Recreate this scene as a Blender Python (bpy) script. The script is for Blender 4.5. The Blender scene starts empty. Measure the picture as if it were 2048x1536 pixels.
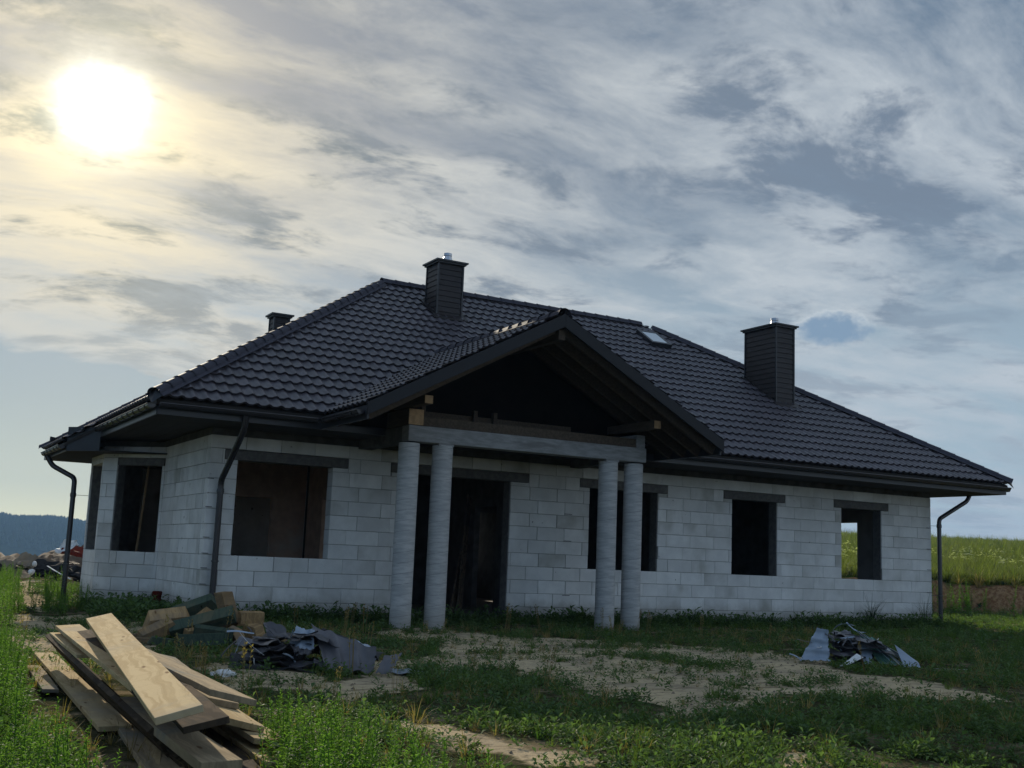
import bpy, bmesh, math, random
import numpy as np
from mathutils import Vector, Matrix, Euler
random.seed(7); rng = np.random.default_rng(7)
R = math.radians
scene = bpy.context.scene
COL = scene.collection

# ------------------------------------------------------------------ camera
cam = bpy.data.cameras.new('camera'); camo = bpy.data.objects.new('camera', cam); COL.objects.link(camo)
scene.camera = camo
cam.sensor_width = 36.0; cam.lens = 2279.97/2048*36.0
cam.clip_start = 0.1; cam.clip_end = 9000
_F = Vector((0.48248011, 0.86222632, 0.15420348)); _R = Vector((0.86895775, -0.49330856, 0.03948546)); _U = Vector((-0.1101153, -0.11494536, 0.98724981))
CAM = Vector((-5.56055, -18.20969, 1.07007))
camo.matrix_world = Matrix(((_R.x, _U.x, -_F.x, CAM.x), (_R.y, _U.y, -_F.y, CAM.y), (_R.z, _U.z, -_F.z, CAM.z), (0, 0, 0, 1)))
scene.render.resolution_x = 1024; scene.render.resolution_y = 768
scene.view_settings.view_transform = 'Standard'; scene.view_settings.look = 'None'
scene.view_settings.gamma = 1; scene.view_settings.use_curve_mapping = False
scene.view_settings.exposure = 0.7

SUN_AZ, SUN_EL = 8.1, 20.4           # azimuth from +Y towards +X, elevation (degrees)
SUN_DIR = Vector((math.sin(R(SUN_AZ))*math.cos(R(SUN_EL)), math.cos(R(SUN_AZ))*math.cos(R(SUN_EL)), math.sin(R(SUN_EL))))

# ------------------------------------------------------------------ node helper
class NT:
    def __init__(s, tree): s.t = tree; s.n = tree.nodes; s.l = tree.links
    def node(s, typ, **kw):
        n = s.n.new(typ)
        for k, v in kw.items(): setattr(n, k, v)
        return n
    def put(s, sock, v):
        if isinstance(v, bpy.types.NodeSocket): s.l.new(v, sock)
        else: sock.default_value = v
    def m(s, op, a, b=0.0, c=0.0, clamp=False):
        n = s.node('ShaderNodeMath', operation=op, use_clamp=clamp)
        s.put(n.inputs[0], a); s.put(n.inputs[1], b); s.put(n.inputs[2], c); return n.outputs[0]
    def vm(s, op, a, b=(0, 0, 0)):
        n = s.node('ShaderNodeVectorMath', operation=op); s.put(n.inputs[0], a); s.put(n.inputs[1], b)
        return n.outputs[1] if op in ('DOT_PRODUCT', 'LENGTH') else n.outputs[0]
    def mix(s, f, a, b, mode='MIX'):
        n = s.node('ShaderNodeMix', data_type='RGBA', blend_type=mode)
        s.put(n.inputs[0], f); s.put(n.inputs[6], a if isinstance(a, bpy.types.NodeSocket) else tuple(a)+(1,)*(4-len(a)))
        s.put(n.inputs[7], b if isinstance(b, bpy.types.NodeSocket) else tuple(b)+(1,)*(4-len(b))); return n.outputs[2]
    def ramp(s, f, lo, hi, a=0.0, b=1.0, smooth=True):
        n = s.node('ShaderNodeMapRange', interpolation_type='SMOOTHSTEP' if smooth else 'LINEAR')
        s.put(n.inputs[0], f); s.put(n.inputs[1], lo); s.put(n.inputs[2], hi); s.put(n.inputs[3], a); s.put(n.inputs[4], b); return n.outputs[0]
    def noise(s, vec, scale, detail=4, rough=.55, dist=0.0):
        n = s.node('ShaderNodeTexNoise'); s.put(n.inputs['Vector'], vec); n.inputs['Scale'].default_value = scale
        n.inputs['Detail'].default_value = detail; n.inputs['Roughness'].default_value = rough; n.inputs['Distortion'].default_value = dist
        return n.outputs[0]
    def comb(s, x, y, z):
        n = s.node('ShaderNodeCombineXYZ'); s.put(n.inputs[0], x); s.put(n.inputs[1], y); s.put(n.inputs[2], z); return n.outputs[0]

# ------------------------------------------------------------------ world: Nishita sky behind thin cloud sheets
world = bpy.data.worlds.new("World"); scene.world = world; world.use_nodes = True
w = NT(world.node_tree); w.n.clear()
geo = w.node('ShaderNodeTexCoord').outputs['Generated']
d = w.vm('NORMALIZE', geo)
sep = w.node('ShaderNodeSeparateXYZ'); w.l.new(d, sep.inputs[0]); dx, dy, dz = sep.outputs
az = w.m('MULTIPLY', w.m('ARCTAN2', dx, dy), 57.29578)
el = w.m('MULTIPLY', w.m('ARCSINE', dz), 57.29578)
cosang = w.vm('DOT_PRODUCT', d, tuple(SUN_DIR))
ang = w.m('MULTIPLY', w.m('ARCCOSINE', w.m('MINIMUM', cosang, 1.0)), 57.29578)
angn = w.m('ADD', ang, w.m('MULTIPLY', w.m('SUBTRACT', w.noise(w.comb(w.m('MULTIPLY', az, .6), el, 0.0), .55, 6, .6), .5), 1.9))
sky = w.node('ShaderNodeTexSky', sky_type='NISHITA', sun_disc=False, sun_elevation=R(SUN_EL), sun_rotation=R(SUN_AZ), air_density=1.0, dust_density=1.2, ozone_density=1.5)
den = w.m('ADD', w.m('MAXIMUM', dz, 0.0), 0.13)
px = w.m('DIVIDE', dx, den); py = w.m('DIVIDE', dy, den)
P = w.comb(px, py, 0.0)
Pr = w.vm('ADD', P, w.comb(w.m('MULTIPLY', w.noise(P, .8, 3), .5), w.m('MULTIPLY', w.noise(w.vm('ADD', P, (7, 3, 1)), .8, 3), .5), 0.0))
def stretched(rotz, sc, loc=(0, 0, 0), src=None):
    r_ = w.node('ShaderNodeMapping'); w.l.new(src or Pr, r_.inputs[0]); r_.inputs['Rotation'].default_value = (0, 0, R(rotz)); r_.inputs['Scale'].default_value = sc; r_.inputs['Location'].default_value = loc
    return r_.outputs[0]
n_big = w.noise(stretched(62, (.8, 1.7, 1), (2.3, 1.1, 0)), .75, 4, .5, .3)
n_str = w.noise(stretched(70, (.9, 2.3, 1), (3, 9, 0)), 1.35, 9, .62, .2)
n_lay = w.noise(stretched(20, (.9, 2.6, 1), (5, 2, 0)), 1.6, 8, .6, .3)
n_f = w.noise(stretched(66, (1.0, 1.5, 1)), 4.6, 9, .68, .1)
n_dk = w.noise(stretched(58, (1.0, 1.5, 1), (11, 4, 0)), 2.1, 8, .62, .2)
dens = w.m('ADD', w.m('ADD', w.m('MULTIPLY', n_big, .95), w.m('MULTIPLY', n_str, .60)), w.m('ADD', w.m('MULTIPLY', n_f, .42), w.m('MULTIPLY', n_lay, .45)))
# the sheet ends low on the left: a slanting edge with clear sky under it
edge = w.m('ADD', w.m('ADD', 9.9, w.m('MULTIPLY', az, -.16)), w.m('MULTIPLY', w.m('SUBTRACT', w.noise(w.comb(az, w.m('MULTIPLY', el, 3), 0.0), .25, 5), .5), 2.0))
edge = w.m('MAXIMUM', w.m('MULTIPLY', edge, w.ramp(az, 34, 18)), 0.0)
low = w.ramp(w.m('SUBTRACT', el, edge), -.10, .28)
rimb = w.m('MULTIPLY', w.m('POWER', 2.71828, w.m('MULTIPLY', w.m('POWER', w.m('DIVIDE', w.m('SUBTRACT', w.m('SUBTRACT', el, edge), .9), 1.2), 2.0), -1.0)), w.ramp(az, 24, 12))
cover = w.m('MULTIPLY', w.m('MAXIMUM', w.ramp(dens, 1.08, 1.33, 0, 1, False), w.m('MULTIPLY', rimb, .75)), w.m('ADD', w.m('MULTIPLY', low, .97), .03))
# lit colour of the sheet falls off away from the sun
near = w.m('POWER', 2.71828, w.m('MULTIPLY', w.m('MAXIMUM', w.m('SUBTRACT', ang, 4.0), 0.0), -1/9.5))
warm = w.mix(near, (.32, .355, .39), (.66, .56, .37))
back = w.ramp(ang, 45, 110)
warm = w.mix(back, warm, (.40, .45, .50))
thick = w.ramp(w.m('ADD', n_dk, w.m('MULTIPLY', w.m('SUBTRACT', n_f, .5), .55)), .45, .63)
warm = w.mix(w.m('MULTIPLY', thick, w.ramp(el, 6, 15, .38, .95)), warm, w.vm('MULTIPLY', warm, (.31, .37, .46)))
thin = w.mix(w.m('POWER', 2.71828, w.m('MULTIPLY', ang, -1/16.0)), (.085, .125, .175), (.17, .165, .155))
thin = w.mix(back, thin, (.10, .17, .28))
hor = w.m('POWER', 2.71828, w.m('MULTIPLY', w.m('MAXIMUM', el, 0.0), -1/3.2))
lowcol = w.mix(w.ramp(ang, 15, 50), (.52, .60, .38), (.34, .44, .47))
lowcol = w.mix(w.ramp(ang, 60, 120), lowcol, (.32, .41, .48))
thin = w.mix(w.m('MULTIPLY', w.m('SUBTRACT', 1.0, low), w.ramp(ang, 34, 20)), thin, (.035, .11, .19))
thin = w.mix(hor, thin, lowcol)
skyc = w.mix(.07, w.vm('MULTIPLY', thin, (10, 10, 10)), sky.outputs[0])
skyc = w.mix(w.m('MULTIPLY', w.ramp(el, 20, 8), w.m('MULTIPLY', low, .5)), skyc, (3.3, 4.1, 4.6))
base = w.mix(w.m('MULTIPLY', cover, .95), skyc, w.vm('MULTIPLY', ccol if False else warm, (10, 10, 10)))
# one small grey cumulus low on the right
cuel = w.m('ADD', el, w.m('MULTIPLY', w.m('MAXIMUM', w.m('SUBTRACT', el, 11.6), 0.0), -.25))
cu = w.m('ADD', w.m('POWER', w.m('DIVIDE', w.m('SUBTRACT', az, 45.15), 1.75), 2.0), w.m('POWER', w.m('DIVIDE', w.m('SUBTRACT', cuel, 11.7), .62), 2.0))
cu = w.m('ADD', cu, w.m('MULTIPLY', w.m('SUBTRACT', w.noise(w.comb(az, w.m('MULTIPLY', el, 1.3), 0.0), 1.5, 5, .55), .5), 2.6))
rim = w.m('MULTIPLY', w.m('MULTIPLY', w.ramp(cu, .2, .9), w.ramp(cu, 1.75, 1.2)), w.ramp(el, 11.7, 12.2))
base = w.mix(w.m('MULTIPLY', rim, .3), base, (4.9, 5.2, 5.3))
base = w.mix(w.m('MULTIPLY', w.ramp(cu, 1.5, .2), .95), base, (1.35, 2.0, 2.8))
# the sun shining through thin cloud
g1 = w.m('MULTIPLY', w.m('POWER', 2.71828, w.m('MULTIPLY', w.m('POWER', w.m('DIVIDE', angn, 1.25), 2.0), -1.0)), 30.0)
g2 = w.m('MULTIPLY', w.m('POWER', 2.71828, w.m('MULTIPLY', w.m('MAXIMUM', angn, 0.0), -1/2.3)), w.m('ADD', 9.0, w.m('MULTIPLY', n_f, -6.0)))
gcol = w.vm('ADD', w.vm('MULTIPLY', w.comb(g1, g1, g1), (1, 1, .92)), w.vm('MULTIPLY', w.comb(g2, g2, g2), (1, .93, .62)))
base = w.vm('ADD', base, gcol)
bg = w.node('ShaderNodeBackground'); w.l.new(base, bg.inputs[0]); bg.inputs[1].default_value = 0.1
out = w.node('ShaderNodeOutputWorld'); w.l.new(bg.outputs[0], out.inputs[0])

# ------------------------------------------------------------------ sun
sl = bpy.data.lights.new('sun', 'SUN'); sl.energy = 3.3; sl.angle = R(.6); sl.color = (1.0, .89, .70)
so = bpy.data.objects.new('sun', sl); COL.objects.link(so); so.rotation_euler = SUN_DIR.to_track_quat('Z', 'Y').to_euler(); so.location = (0, 40, 40)

# ------------------------------------------------------------------ materials
def newmat(name):
    m = bpy.data.materials.new(name); m.use_nodes = True; t = NT(m.node_tree); b = m.node_tree.nodes['Principled BSDF']; return m, t, b
def mat(name, c1, c2=None, scale=6, rough=.7, metal=0.0, bump=0.0, bscale=40, stretch=(1, 1, 1), coord='Object', rnd=0.0, spec=.4, c3=None, detail=6, th=(.35, .65)):
    m, t, b = newmat(name); c2 = c2 or c1
    tc = t.node('ShaderNodeTexCoord').outputs[coord]
    mp = t.node('ShaderNodeMapping'); t.l.new(tc, mp.inputs[0]); mp.inputs['Scale'].default_value = stretch
    oi = t.node('ShaderNodeObjectInfo').outputs['Random']
    vec = t.vm('ADD', mp.outputs[0], t.comb(t.m('MULTIPLY', oi, 37.0), t.m('MULTIPLY', oi, 91.0), 0.0))
    n = t.noise(vec, scale, detail, .6)
    col = t.mix(t.ramp(n, th[0], th[1]), c1, c2)
    if c3: col = t.mix(t.ramp(t.noise(vec, scale*.23, 4, .6), .52, .72), col, c3)
    if rnd:
        f = t.m('ADD', 1-rnd, t.m('MULTIPLY', oi, 2*rnd)); col = t.vm('MULTIPLY', col, t.comb(f, f, f))
    t.l.new(col, b.inputs['Base Color'])
    b.inputs['Roughness'].default_value = rough; b.inputs['Metallic'].default_value = metal; b.inputs['Specular IOR Level'].default_value = spec
    if bump:
        bn = t.node('ShaderNodeBump'); t.l.new(t.noise(vec, bscale, 5, .65), bn.inputs['Height']); bn.inputs['Strength'].default_value = bump; bn.inputs['Distance'].default_value = .01
        t.l.new(bn.outputs[0], b.inputs['Normal'])
    return m
M = {}
M['block'] = mat('aerated_concrete', (.76, .75, .725), (.67, .66, .64), 3, .92, bump=.35, bscale=60, rnd=.09, c3=(.45, .44, .40), spec=.2)
bm_ = M['block']; t = NT(bm_.node_tree); bs_ = bm_.node_tree.nodes['Principled BSDF']
cin = bs_.inputs['Base Color'].links[0].from_socket
g_ = t.node('ShaderNodeNewGeometry').outputs['Position']; sp_ = t.node('ShaderNodeSeparateXYZ'); t.l.new(g_, sp_.inputs[0])
st = t.m('MULTIPLY', t.ramp(t.m('ADD', sp_.outputs[2], t.m('MULTIPLY', t.noise(g_, 2.2, 5, .7), -.5)), .22, -.08), .6)
cin = t.mix(st, cin, (.26, .23, .18))
mp_ = t.node('ShaderNodeMapping'); t.l.new(g_, mp_.inputs[0]); mp_.inputs['Scale'].default_value = (5, 5, .7)
cin = t.mix(t.m('MULTIPLY', t.ramp(t.noise(mp_.outputs[0], 1.0, 6, .7), .58, .75), .45), cin, (.36, .34, .30))
cin = t.mix(t.m('MULTIPLY', t.ramp(t.noise(g_, .7, 4, .6), .45, .7), .35), cin, (.48, .46, .42))
cin = t.mix(t.m('MULTIPLY', t.ramp(t.noise(g_, 9.0, 3, .5), .70, .76), .75), cin, (.16, .15, .135))
t.l.new(cin, bs_.inputs['Base Color'])
M['mortar'] = mat('mortar', (.22, .21, .195), (.32, .31, .29), 10, .95)
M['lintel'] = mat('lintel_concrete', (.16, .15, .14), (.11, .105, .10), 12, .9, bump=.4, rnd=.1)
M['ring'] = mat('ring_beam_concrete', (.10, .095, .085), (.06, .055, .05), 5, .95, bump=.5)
M['concrete'] = mat('cast_concrete', (.30, .30, .295), (.22, .22, .215), 5, .9, bump=.3, bscale=30, stretch=(1, 1, 5), c3=(.17, .165, .16))
M['column'] = mat('column_concrete', (.50, .495, .48), (.37, .37, .365), 4, .88, bump=.3, bscale=25, stretch=(1, 1, 6), c3=(.36, .36, .36), rnd=.04)
cm_ = M['column']; t = NT(cm_.node_tree); bs_ = cm_.node_tree.nodes['Principled BSDF']; cin = bs_.inputs['Base Color'].links[0].from_socket
sp_ = t.node('ShaderNodeSeparateXYZ'); t.l.new(t.node('ShaderNodeTexCoord').outputs['Object'], sp_.inputs[0])
hx = t.m('FRACT', t.m('ADD', t.m('MULTIPLY', t.m('ARCTAN2', sp_.outputs[0], sp_.outputs[1]), .15915), t.m('MULTIPLY', sp_.outputs[2], 6.2)))
seam = t.ramp(t.m('ABSOLUTE', t.m('SUBTRACT', hx, .5)), .06, .0)
nz_ = t.noise(t.node('ShaderNodeTexCoord').outputs['Object'], 3.0, 5, .7)
cin = t.mix(t.m('MULTIPLY', seam, t.ramp(nz_, .35, .6)), cin, (.24, .24, .24))
cin = t.mix(t.m('MULTIPLY', t.ramp(sp_.outputs[2], .45, .0), .5), cin, (.24, .22, .18))
t.l.new(cin, bs_.inputs['Base Color'])
M['roof'] = mat('graphite_metal_tile', (.080, .070, .082), (.062, .056, .066), 3, .33, metal=.0, spec=.6, rnd=.12)
rm_ = M['roof']; t = NT(rm_.node_tree); bs_ = rm_.node_tree.nodes['Principled BSDF']; cin = bs_.inputs['Base Color'].links[0].from_socket
g_ = t.node('ShaderNodeNewGeometry').outputs['Position']
f_ = t.ramp(t.noise(g_, 1.4, 6, .7), .3, .75, .75, 1.3, False); cin = t.vm('MULTIPLY', cin, t.comb(f_, f_, f_)); t.l.new(cin, bs_.inputs['Base Color'])
t.l.new(t.ramp(t.noise(g_, 3.0, 6, .7), .3, .7, .26, .48, False), bs_.inputs['Roughness'])
M['trim'] = mat('graphite_trim', (.022, .024, .030), (.018, .019, .024), 4, .38, spec=.5, rnd=.1)
M['cap'] = mat('graphite_cap', (.060, .058, .074), None, 3, .75, spec=.12)
M['gutter'] = mat('graphite_gutter', (.030, .028, .034), None, 4, .25, spec=.6)
M['barge'] = mat('barge_trim', (.011, .012, .016), None, 4, .5, spec=.3)
M['void'] = mat('attic_shade', (.008, .0075, .007), (.012, .010, .009), 5, 1.0, spec=0.0)  # matt near-black, the dark of the open attic put into colour
M['clad'] = mat('chimney_cladding', (.026, .020, .021), (.018, .014, .015), 5, .5, spec=.35, rnd=.15)
M['steel'] = mat('stainless', (.55, .56, .58), (.45, .46, .5), 8, .28, metal=1.0)
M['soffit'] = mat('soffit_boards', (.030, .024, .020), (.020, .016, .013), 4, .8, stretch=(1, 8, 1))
M['timber'] = mat('rafter_timber', (.085, .062, .042), (.055, .04, .027), 5, .85, stretch=(6, 1, 6), rnd=.2)
M['endgrain'] = mat('sawn_end', (.42, .27, .14), (.30, .19, .10), 14, .85, rnd=.15)
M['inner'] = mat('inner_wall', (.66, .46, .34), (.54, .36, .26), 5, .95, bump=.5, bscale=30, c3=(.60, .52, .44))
M['inner_dark'] = mat('inner_wall_bare', (.10, .095, .09), (.07, .065, .06), 5, .95, bump=.5, bscale=30)  # darkened wall colour that makes the other rooms look unlit
M['slab'] = mat('floor_slab', (.22, .20, .18), (.15, .14, .12), 5, .95, bump=.4)
M['plastic_red'] = mat('faded_red', (.14, .022, .014), (.09, .02, .014), 9, .9, spec=.05, rnd=.2)
M['earth2'] = mat('clod', (.24, .19, .13), (.15, .12, .085), 1.5, .95)
M['white'] = mat('white_scrap', (.72, .73, .72), (.55, .56, .57), 9, .5, rnd=.1)
M['black'] = mat('black_scrap', (.018, .018, .02), (.03, .03, .032), 9, .45, rnd=.2)
M['black_far'] = mat('sooty_scrap', (.02, .02, .022), (.035, .034, .036), 9, .95, rnd=.2, spec=.05)
M['sheet'] = mat('sheet_graphite', (.095, .093, .104), (.068, .066, .074), 5, .38, spec=.5, rnd=.25)
M['sheetb'] = mat('sheet_back_primer', (.30, .36, .44), (.24, .30, .38), 6, .35, spec=.5, rnd=.15)
M['sheetg'] = mat('sheet_green_primer', (.10, .22, .17), (.07, .16, .13), 6, .4, rnd=.1)
M['glass'] = mat('skylight_glass', (.85, .9, .93), None, 2, .08, metal=.9)
M['blue'] = mat('blue_plastic', (.05, .08, .25), None, 4, .4)

def wood(name, a, b, c, along='Y', grey=.5, rnd=.12):
    m, t, bs = newmat(name)
    tc = t.node('ShaderNodeTexCoord').outputs['Object']
    oi = t.node('ShaderNodeObjectInfo').outputs['Random']
    v = t.vm('ADD', tc, t.comb(t.m('MULTIPLY', oi, 17.0), t.m('MULTIPLY', oi, 41.0), t.m('MULTIPLY', oi, 9.0)))
    wv = t.vm('ADD', v, t.comb(t.m('MULTIPLY', t.m('SUBTRACT', t.noise(v, 1.6, 3), .5), .22), 0.0, 0.0))
    mp = t.node('ShaderNodeMapping'); t.l.new(wv, mp.inputs[0]); mp.inputs['Scale'].default_value = (15, .75, 6)
    g = t.noise(mp.outputs[0], 1.6, 7, .6, .8)
    col = t.mix(t.ramp(g, .42, .60), a, b)
    col = t.mix(t.ramp(t.noise(v, 1.3, 6, .65, .6), .47, .66), col, c) if grey else col
    mpb = t.node('ShaderNodeMapping'); t.l.new(v, mpb.inputs[0]); mpb.inputs['Scale'].default_value = (1.2, 9, 2)
    col = t.mix(t.m('MULTIPLY', t.ramp(t.noise(mpb.outputs[0], 1.0, 5, .7, .4), .50, .68), .45), col, (a[0]*.7, a[1]*.64, a[2]*.58))
    # fine dark knots
    vor = t.node('ShaderNodeTexVoronoi'); mp2 = t.node('ShaderNodeMapping'); t.l.new(v, mp2.inputs[0]); mp2.inputs['Scale'].default_value = (9, 2.4, 4); t.l.new(mp2.outputs[0], vor.inputs['Vector']); vor.inputs['Scale'].default_value = 1.0
    col = t.mix(t.ramp(vor.outputs['Distance'], .13, .05), col, (a[0]*.35, a[1]*.28, a[2]*.25))
    f = t.m('ADD', 1-rnd, t.m('MULTIPLY', oi, 2*rnd)); col = t.vm('MULTIPLY', col, t.comb(f, f, f))
    t.l.new(col, bs.inputs['Base Color']); bs.inputs['Roughness'].default_value = 1.0; bs.inputs['Specular IOR Level'].default_value = .03
    bn = t.node('ShaderNodeBump'); t.l.new(g, bn.inputs['Height']); bn.inputs['Strength'].default_value = .35; bn.inputs['Distance'].default_value = .004; t.l.new(bn.outputs[0], bs.inputs['Normal'])
    return m
M['plank'] = wood('sawn_board', (.56, .43, .25), (.45, .33, .18), (.42, .34, .23))
M['plank_old'] = wood('weathered_board', (.115, .085, .06), (.055, .042, .032), (.05, .046, .042))
M['plank_grey'] = wood('greyed_board', (.40, .31, .20), (.28, .22, .145), (.22, .21, .18))
M['offcut'] = wood('beam_offcut', (.36, .24, .12), (.24, .16, .085), (.20, .155, .11), rnd=.3)
M['offcut_green'] = wood('impregnated_offcut', (.062, .085, .062), (.042, .06, .048), (.12, .11, .07), rnd=.25)

def leafmat(name, c1, c2, trans=.45, rnd=.3):
    m, t, b = newmat(name)
    oi = t.node('ShaderNodeObjectInfo').outputs['Random']
    col = t.mix(oi, c1, c2)
    gm = t.node('ShaderNodeNewGeometry').outputs['Random Per Island']
    f = t.m('ADD', 1-rnd, t.m('MULTIPLY', gm, 2*rnd)); col = t.vm('MULTIPLY', col, t.comb(f, f, f))
    t.l.new(col, b.inputs['Base Color']); b.inputs['Roughness'].default_value = .65; b.inputs['Specular IOR Level'].default_value = .08
    tr = t.node('ShaderNodeBsdfTranslucent'); t.l.new(t.vm('MULTIPLY', col, (1.3, 1.5, .65)), tr.inputs[0])
    mx = t.node('ShaderNodeMixShader'); mx.inputs[0].default_value = trans
    t.l.new(b.outputs[0], mx.inputs[1]); t.l.new(tr.outputs[0], mx.inputs[2])
    t.l.new(mx.outputs[0], t.n['Material Output'].inputs[0]); return m
M['leaf'] = leafmat('herb_leaf', (.070, .118, .050), (.105, .155, .062), .38)
M['weed'] = leafmat('goosefoot_leaf', (.085, .17, .035), (.14, .23, .055), .5)
M['grass'] = leafmat('grass_blade', (.060, .12, .030), (.12, .16, .04))
M['dry'] = leafmat('dry_grass', (.22, .16, .07), (.32, .24, .10), .3)
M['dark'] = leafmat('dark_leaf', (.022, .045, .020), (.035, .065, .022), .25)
M['meadow'] = leafmat('meadow_grass', (.095, .125, .035), (.17, .185, .06), .38)
M['flower'] = leafmat('white_umbel', (.55, .55, .42), (.7, .68, .5), .4, .1)
M['conifer'] = mat('spruce', (.03, .06, .035), (.02, .04, .03), 5, .9)

# ------------------------------------------------------------------ object helpers
def tag(o, label=None, cat=None, group=None, kind=None):
    if label: o['label'] = label
    if cat: o['category'] = cat
    if group: o['group'] = group
    if kind: o['kind'] = kind
    return o
def empty(name, loc, **kw):
    o = bpy.data.objects.new(name, None); o.location = loc; o.empty_display_size = .3; COL.objects.link(o); tag(o, **kw)
    return o
ROOTLOC = {}
def link(name, me, parent=None, m=None, mw=None):
    o = bpy.data.objects.new(name, me); COL.objects.link(o)
    if m is not None and not me.materials: me.materials.append(m)
    if mw is not None: o.matrix_world = mw
    if parent is not None: setp(o, parent)
    return o
WM = {}
def setp(o, parent):
    # keep world placement: parents carry only translation/known matrices
    W0 = o.matrix_basis.copy()
    o.parent = parent
    pm = WM.get(parent.name, Matrix.Translation(parent.location) if parent.parent is None else Matrix.Identity(4))
    o.matrix_parent_inverse = pm.inverted()
    WM[o.name] = W0
class MB:
    def __init__(s): s.v = []; s.f = []
    def add(s, vs, fs):
        k = len(s.v); s.v += [tuple(a) for a in vs]; s.f += [tuple(i+k for i in f) for f in fs]
    def hexa(s, P):  # 8 points: bottom 4 ccw, top 4 ccw
        s.add(P, [(0, 3, 2, 1), (4, 5, 6, 7), (0, 1, 5, 4), (1, 2, 6, 5), (2, 3, 7, 6), (3, 0, 4, 7)])
    def box(s, x0, x1, y0, y1, z0, z1): s.hexa([(x0, y0, z0), (x1, y0, z0), (x1, y1, z0), (x0, y1, z0), (x0, y0, z1), (x1, y0, z1), (x1, y1, z1), (x0, y1, z1)])
    def prism(s, poly, z0, z1):
        n = len(poly)
        s.add([(x, y, z0) for x, y in poly]+[(x, y, z1) for x, y in poly], [tuple(reversed(range(n))), tuple(range(n, 2*n))]+[(i, (i+1) % n, n+(i+1) % n, n+i) for i in range(n)])
    def beam(s, a, b, wd, h, up=(0, 0, 1), off=0.0):
        a = Vector(a); b = Vector(b); d_ = (b-a).normalized(); sd = d_.cross(Vector(up)).normalized(); u = sd.cross(d_)
        P_ = []
        for q in (a, b):
            P_.append([q-sd*wd/2-u*h/2, q+sd*wd/2-u*h/2, q+sd*wd/2+u*h/2, q-sd*wd/2+u*h/2])
        s.add(P_[0]+P_[1], [(3, 2, 1, 0), (4, 5, 6, 7), (0, 1, 5, 4), (1, 2, 6, 5), (2, 3, 7, 6), (3, 0, 4, 7)])
    def tube(s, path, r, seg=12, cap=True, arc=None):
        path = [Vector(p_) for p_ in path]; rings = []; a_ = None
        for i, p_ in enumerate(path):
            t_ = (path[min(i+1, len(path)-1)]-path[max(i-1, 0)]).normalized()
            if a_ is None:
                a_ = t_.cross(Vector((0, 0, 1))); a_ = a_.normalized() if a_.length > 1e-3 else Vector((1, 0, 0))
            a_ = (a_-t_*a_.dot(t_)).normalized(); b_ = a_.cross(t_).normalized()
            rr = r[i] if isinstance(r, (list, tuple)) else r
            rings.append([p_+a_*math.cos(2*math.pi*k/seg)*rr+b_*math.sin(2*math.pi*k/seg)*rr for k in range(seg)])
        k = len(s.v)
        for g in rings: s.v += [tuple(q) for q in g]
        for i in range(len(rings)-1):
            for j in range(seg): s.f.append((k+i*seg+j, k+i*seg+(j+1) % seg, k+(i+1)*seg+(j+1) % seg, k+(i+1)*seg+j))
        if cap: s.f.append(tuple(k+j for j in reversed(range(seg)))); s.f.append(tuple(k+(len(rings)-1)*seg+j for j in range(seg)))
    def mesh(s, name, m=None, smooth=False, bevel=0):
        me = bpy.data.meshes.new(name); me.from_pydata(s.v, [], s.f); me.update()
        if bevel or True:
            bm = bmesh.new(); bm.from_mesh(me); bmesh.ops.recalc_face_normals(bm, faces=bm.faces)
            if bevel: bmesh.ops.bevel(bm, geom=bm.edges[:], offset=bevel, segments=1, affect='EDGES', profile=.5)
            bm.to_mesh(me); bm.free()
        if m: me.materials.append(m)
        if smooth:
            me.polygons.foreach_set('use_smooth', [True]*len(me.polygons))
        return me
    def build(s, name, m, parent=None, smooth=False, bevel=0, centre=False):
        me = s.mesh(name, m, smooth, bevel)
        if centre:
            c = sum((Vector(v_.co) for v_ in me.vertices), Vector())/max(1, len(me.vertices)); me.transform(Matrix.Translation(-c))
            return link(name, me, parent, mw=Matrix.Translation(c))
        return link(name, me, parent)

# ================================================================== TERRAIN
from mathutils import noise as mn
def inpoly(x, y, poly):
    c = False; n = len(poly); j = n-1
    for i in range(n):
        xi, yi = poly[i]; xj, yj = poly[j]
        if (yi > y) != (yj > y) and x < (xj-xi)*(y-yi)/(yj-yi)+xi: c = not c
        j = i
    return c
BARE = [
 [(-3.61, .68), (-2.86, -.04), (-2.12, 1.0), (-1.72, -.43), (-2.97, -7.2), (-3.65, -7.8), (-3.94, -5.56), (-3.96, -2.89)],
 [(-1.48, 17.69), (-.88, 18.18), (-2.1, 8.51), (-2.46, 2.81), (-3.13, 1.18), (-3.09, 4.28)],
 [(-2.57, -6.74), (-2.21, -7.02), (-1.83, -8.23), (-.45, -6.89), (1.1, -4.97), (1.19, -2.49), (2.14, -1.65), (3.4, -3.64), (5.1, -4.99), (5.84, -5.84), (4.23, -8.71), (4.03, -9.92), (3.81, -10.92), (2.6, -10.88), (1.54, -10.5), (.43, -11.38), (-.37, -11.2), (-.01, -9.87), (.02, -8.22), (-.69, -8.14), (-1.59, -9.24), (-2.28, -10.1), (-2.49, -9.1), (-2.89, -9.37), (-2.79, -8.11)],
 [(-2.39, -11.0), (-2.06, -11.31), (-1.99, -12.16), (-2.03, -12.93), (-2.51, -12.79), (-2.64, -12.34), (-2.64, -11.8)],
 [(-.65, -12.52), (-.53, -12.75), (-.75, -13.31), (-1.15, -13.19)]]
BANK = ((24.2, 5.9), (26.4, 4.9))   # two points of the foot of the earth bank on the right
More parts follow.
